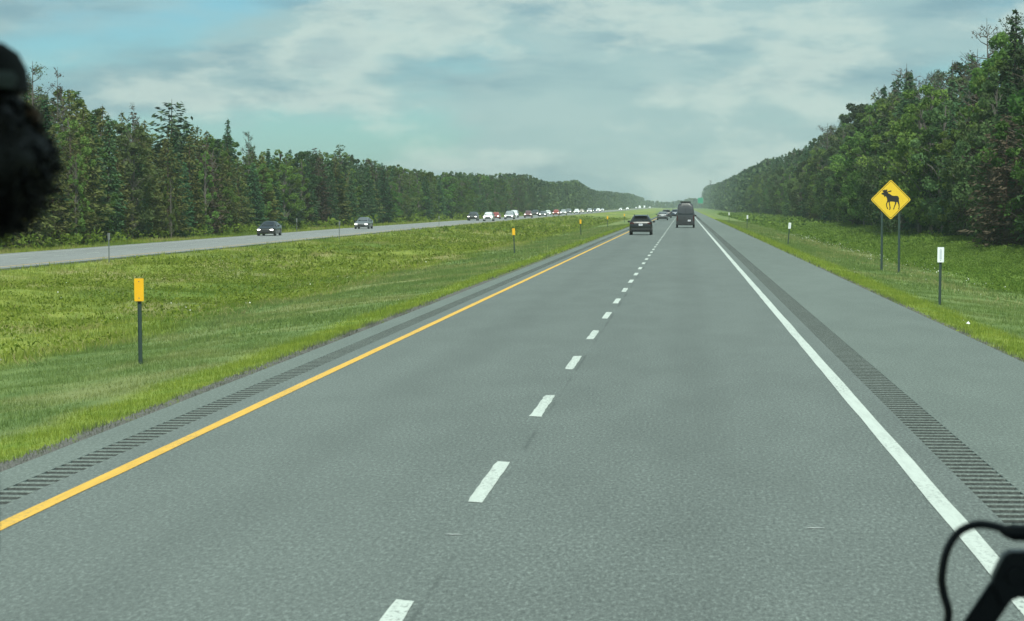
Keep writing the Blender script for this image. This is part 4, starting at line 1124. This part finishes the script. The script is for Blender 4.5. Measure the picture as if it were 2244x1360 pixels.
# the driver: one skinned body
per = empty('person', (DX, DY, FZ))
tag(per, 'person with dark curly hair and dark cap, seen from behind, driving', 'person')
def skinned(name, joints, edges, mat, root=0):
    me = bpy.data.meshes.new(name); me.from_pydata([j[0] for j in joints], edges, [])
    o = link(name, me, per)
    md = o.modifiers.new('skin', 'SKIN'); md.use_smooth_shade = True
    for i, j in enumerate(joints):
        rr = j[1]; me.skin_vertices[0].data[i].radius = (rr, rr) if isinstance(rr, (int, float)) else rr
    me.skin_vertices[0].data[root].use_root = True
    o.modifiers.new('sub', 'SUBSURF').levels = 1; o.modifiers['sub'].render_levels = 2
    me.materials.append(mat); return o
hx = .218                                        # head leans to the right of the trunk
J = [((0, -.02, .55), (.17, .13)), ((.025, -.03, .75), (.14, .12)), ((.06, -.03, .95), (.14, .12)), ((.11, -.03, 1.07), (.09, .08)), ((.16, -.01, 1.14), .055), ((hx - .02, .01, 1.20), .055),
     ((.222, -.02, 1.03), .058), ((.195, .08, .78), .047), ((.10, .30, .58), .036), ((.06, .40, .56), .03),
     ((-.09, -.02, 1.02), .05), ((-.10, .10, .78), .045), ((-.10, .32, .58), .036), ((-.10, .40, .56), .03),
     ((.11, .04, .54), .085), ((.14, .42, .54), .068), ((.14, .50, .12), .045), ((.14, .52, .06), .04), ((.14, .66, .04), .035),
     ((-.11, .04, .54), .085), ((-.14, .42, .54), .068), ((-.14, .50, .12), .045), ((-.14, .52, .06), .04), ((-.14, .66, .04), .035)]
E = [(0, 1), (1, 2), (2, 3), (3, 4), (4, 5), (2, 6), (6, 7), (7, 8), (8, 9), (2, 10), (10, 11), (11, 12), (12, 13), (0, 14), (14, 15), (15, 16), (16, 17), (17, 18), (0, 19), (19, 20), (20, 21), (21, 22), (22, 23)]
skinned('body', J, E, M['shirt'])
for sx, hd in ((1, Vector((.06, .40, .56))), (-1, Vector((-.10, .40, .56)))):
    jj = [((hd.x, hd.y, hd.z), .024), ((hd.x, hd.y + .05, hd.z + .005), (.036, .016))]; ee = [(0, 1)]
    for q, (dx_, ln) in enumerate(((-.03, .05), (-.01, .06), (.01, .058), (.03, .046))):
        b = len(jj); jj += [((hd.x + dx_, hd.y + .08, hd.z + .012), .0095), ((hd.x + dx_, hd.y + .08 + ln * .6, hd.z + .0), .009), ((hd.x + dx_, hd.y + .07 + ln * .6, hd.z - .03), .008)]
        ee += [(1, b), (b, b + 1), (b + 1, b + 2)]
    b = len(jj); jj += [((hd.x - sx * .045, hd.y + .035, hd.z + .0), .011), ((hd.x - sx * .055, hd.y + .075, hd.z - .012), .0095)]; ee += [(0, b), (b, b + 1)]
    skinned('hand', jj, ee, M['skin'])
# head: shaped ball with nose, brow, chin, ears (it looks down the road, away from the lens)
HC = Vector((hx, .03, 1.305))
bm = bmesh.new(); bmesh.ops.create_uvsphere(bm, u_segments=28, v_segments=20, radius=1)
for v in bm.verts:
    x, y_, z = v.co
    fx, fy, fz = x * .076, y_ * .096, z * .118
    if z < -.2: fx *= 1 + (z + .2) * .35; fy += .012 * (-z - .2) if y_ > 0 else .02 * (-z - .2)
    if y_ > .75 and abs(x) < .28: fy += .024 * max(0, 1 - abs(z + .12) / .28) * (1 - abs(x) / .28)
    if y_ > .7 and abs(abs(x) - .38) < .2 and abs(z - .05) < .14: fy -= .010
    v.co = (fx, fy, fz)
me = bpy.data.meshes.new('head'); bm.to_mesh(me); bm.free()
me.polygons.foreach_set('use_smooth', np.ones(len(me.polygons), bool)); me.materials.append(M['skin'])
head = link('head', me, per, HC)
for sx in (-1, 1):
    MB().tube([(sx * .072, -.005, -.03), (sx * .088, -.01, .0), (sx * .086, -.012, .03), (sx * .072, -.004, .038)], [.008, .012, .013, .008], 8).build('ear', M['skin'], head, smooth=True)
    MB().tube([(sx * .030, .078, .008), (sx * .030, .088, .008)], [.012, .006], 10).build('eye', M['sign_white'], head)
MB().tube([(-.022, .088, -.062), (0, .095, -.061), (.022, .088, -.062)], [.004, .007, .004], 6).build('mouth', M['taillight'], head)
# curly hair: many short curls over a dense under-mass
hv, hf, b0 = [], [], 0
hr_ = random.Random(3)
bm = bmesh.new(); bmesh.ops.create_icosphere(bm, subdivisions=4, radius=1)
for v in bm.verts:
    p = v.co.copy(); nrm = 1 + .05 * math.sin(p.x * 9 + p.z * 7) * math.sin(p.y * 8 + p.z * 5)
    w_ = float(np.interp(p.z, [-1, -.75, -.3, .1, .5, 1], [.092, .114, .120, .112, .092, .075]))
    v.co = (p.x * w_ * nrm, p.y * (.114 if p.y < 0 else .098) * nrm - .018, p.z * (.106 if p.z > 0 else .100) * nrm - .012)
me = bpy.data.meshes.new('hair'); bm.to_mesh(me); bm.free(); me.polygons.foreach_set('use_smooth', np.ones(len(me.polygons), bool)); me.materials.append(M['hair'])
hair = link('hair', me, per, HC + Vector((0, -.012, -.005)))
mb = MB()
for q in range(420):
    th, ph = hr_.uniform(0, 6.283), math.acos(hr_.uniform(-.95, .75))
    d = Vector((math.sin(ph) * math.cos(th), math.sin(ph) * math.sin(th), math.cos(ph)))
    if d.y > .55 and d.z < .3: continue
    wq = float(np.interp(d.z, [-1, -.75, -.3, .1, .5, 1], [.088, .108, .114, .106, .087, .07])); base = Vector((d.x * wq, d.y * .098 - .018, d.z * (.098 if d.z > 0 else .100) - .012)); t1 = d.cross(Vector((hr_.uniform(-1, 1), hr_.uniform(-1, 1), hr_.uniform(-1, 1)))).normalized(); t2 = d.cross(t1)
    rr = hr_.uniform(.003, .006); pts = [base + d * (.001 + .0018 * k) + (t1 * math.cos(k * 1.1) + t2 * math.sin(k * 1.1)) * rr for k in range(8)]
    mb.tube(pts, [.0022] * 7 + [.001], 4, caps=False)
mb.build('curls', M['hair'], hair)
mb = MB()
for q in range(1500):                             # fine flyaway strands
    th, ph = hr_.uniform(0, 6.283), math.acos(hr_.uniform(-.98, .6))
    d = Vector((math.sin(ph) * math.cos(th), math.sin(ph) * math.sin(th), math.cos(ph)))
    if d.y > .55 and d.z < .3: continue
    wq = float(np.interp(d.z, [-1, -.75, -.3, .1, .5, 1], [.088, .108, .114, .106, .087, .07])); b_ = Vector((d.x * wq, d.y * .1 - .018, d.z * (.098 if d.z > 0 else .100) - .012))
    w1 = Vector((hr_.uniform(-1, 1), hr_.uniform(-1, 1), hr_.uniform(-1.4, .6))) * .008; L_ = hr_.uniform(.006, .026)
    mb.tube([b_, b_ + d * L_ * .5 + w1, b_ + d * L_ + w1 * .6], [.0011, .0009, .0005], 3, caps=False)
mb.build('strands', M['hair'], hair)
cap = MB()
rings = []
for k, (rz_, rr) in enumerate(((.040, 1.10), (.066, 1.06), (.084, .94), (.095, .72), (.101, .42), (.103, .06))):
    rings.append([Vector((math.cos(a) * .074 * rr, math.sin(a) * .110 * rr - .012, rz_ + (.018 * -math.sin(a) if k < 2 else 0) * 0)) for a in np.linspace(0, 2 * math.pi, 25)[:-1]])
capo = cap.loft(rings, True).build('cap', M['cap'], per, smooth=True, loc=HC + Vector((0, -.008, .016)))
MB().tube([Vector((math.cos(a) * .0815, math.sin(a) * .119 - .012, .05)) for a in np.linspace(R(200), R(340), 16)], .011, 6).build('strap', M['strap'], capo, smooth=True)
MB().loft([[Vector((math.cos(a) * .09 * q, math.sin(a) * .10 * q + (.07 if q > 1 else 0) - .012, .042 - .02 * (q > 1))) for a in np.linspace(R(62), R(118), 12)] + [Vector((math.cos(a) * .09 * q, math.sin(a) * .10 * q + (.07 if q > 1 else 0) - .012, .046 - .02 * (q > 1))) for a in np.linspace(R(118), R(62), 12)] for q in (1.0, 1.08)]).build('brim', M['cap'], capo)

# ------------------------------------------------------------------ haze
hz = MB().box((0, 1540, 20), (3100, 3190, 52)).build('haze', None)
s = Nodes('haze_air')
pv = s.n('ShaderNodeVolumePrincipled')
pv.inputs['Color'].default_value = (0.86, 0.97, 0.99, 1)
pv.inputs['Density'].default_value = 2.1e-4
pv.inputs['Anisotropy'].default_value = 0.25
s.t.links.new(pv.outputs[0], s.out.inputs['Volume'])
hz.data.materials.append(s.m)
tag(hz, 'thin pale summer haze over the highway', 'haze', kind='stuff')
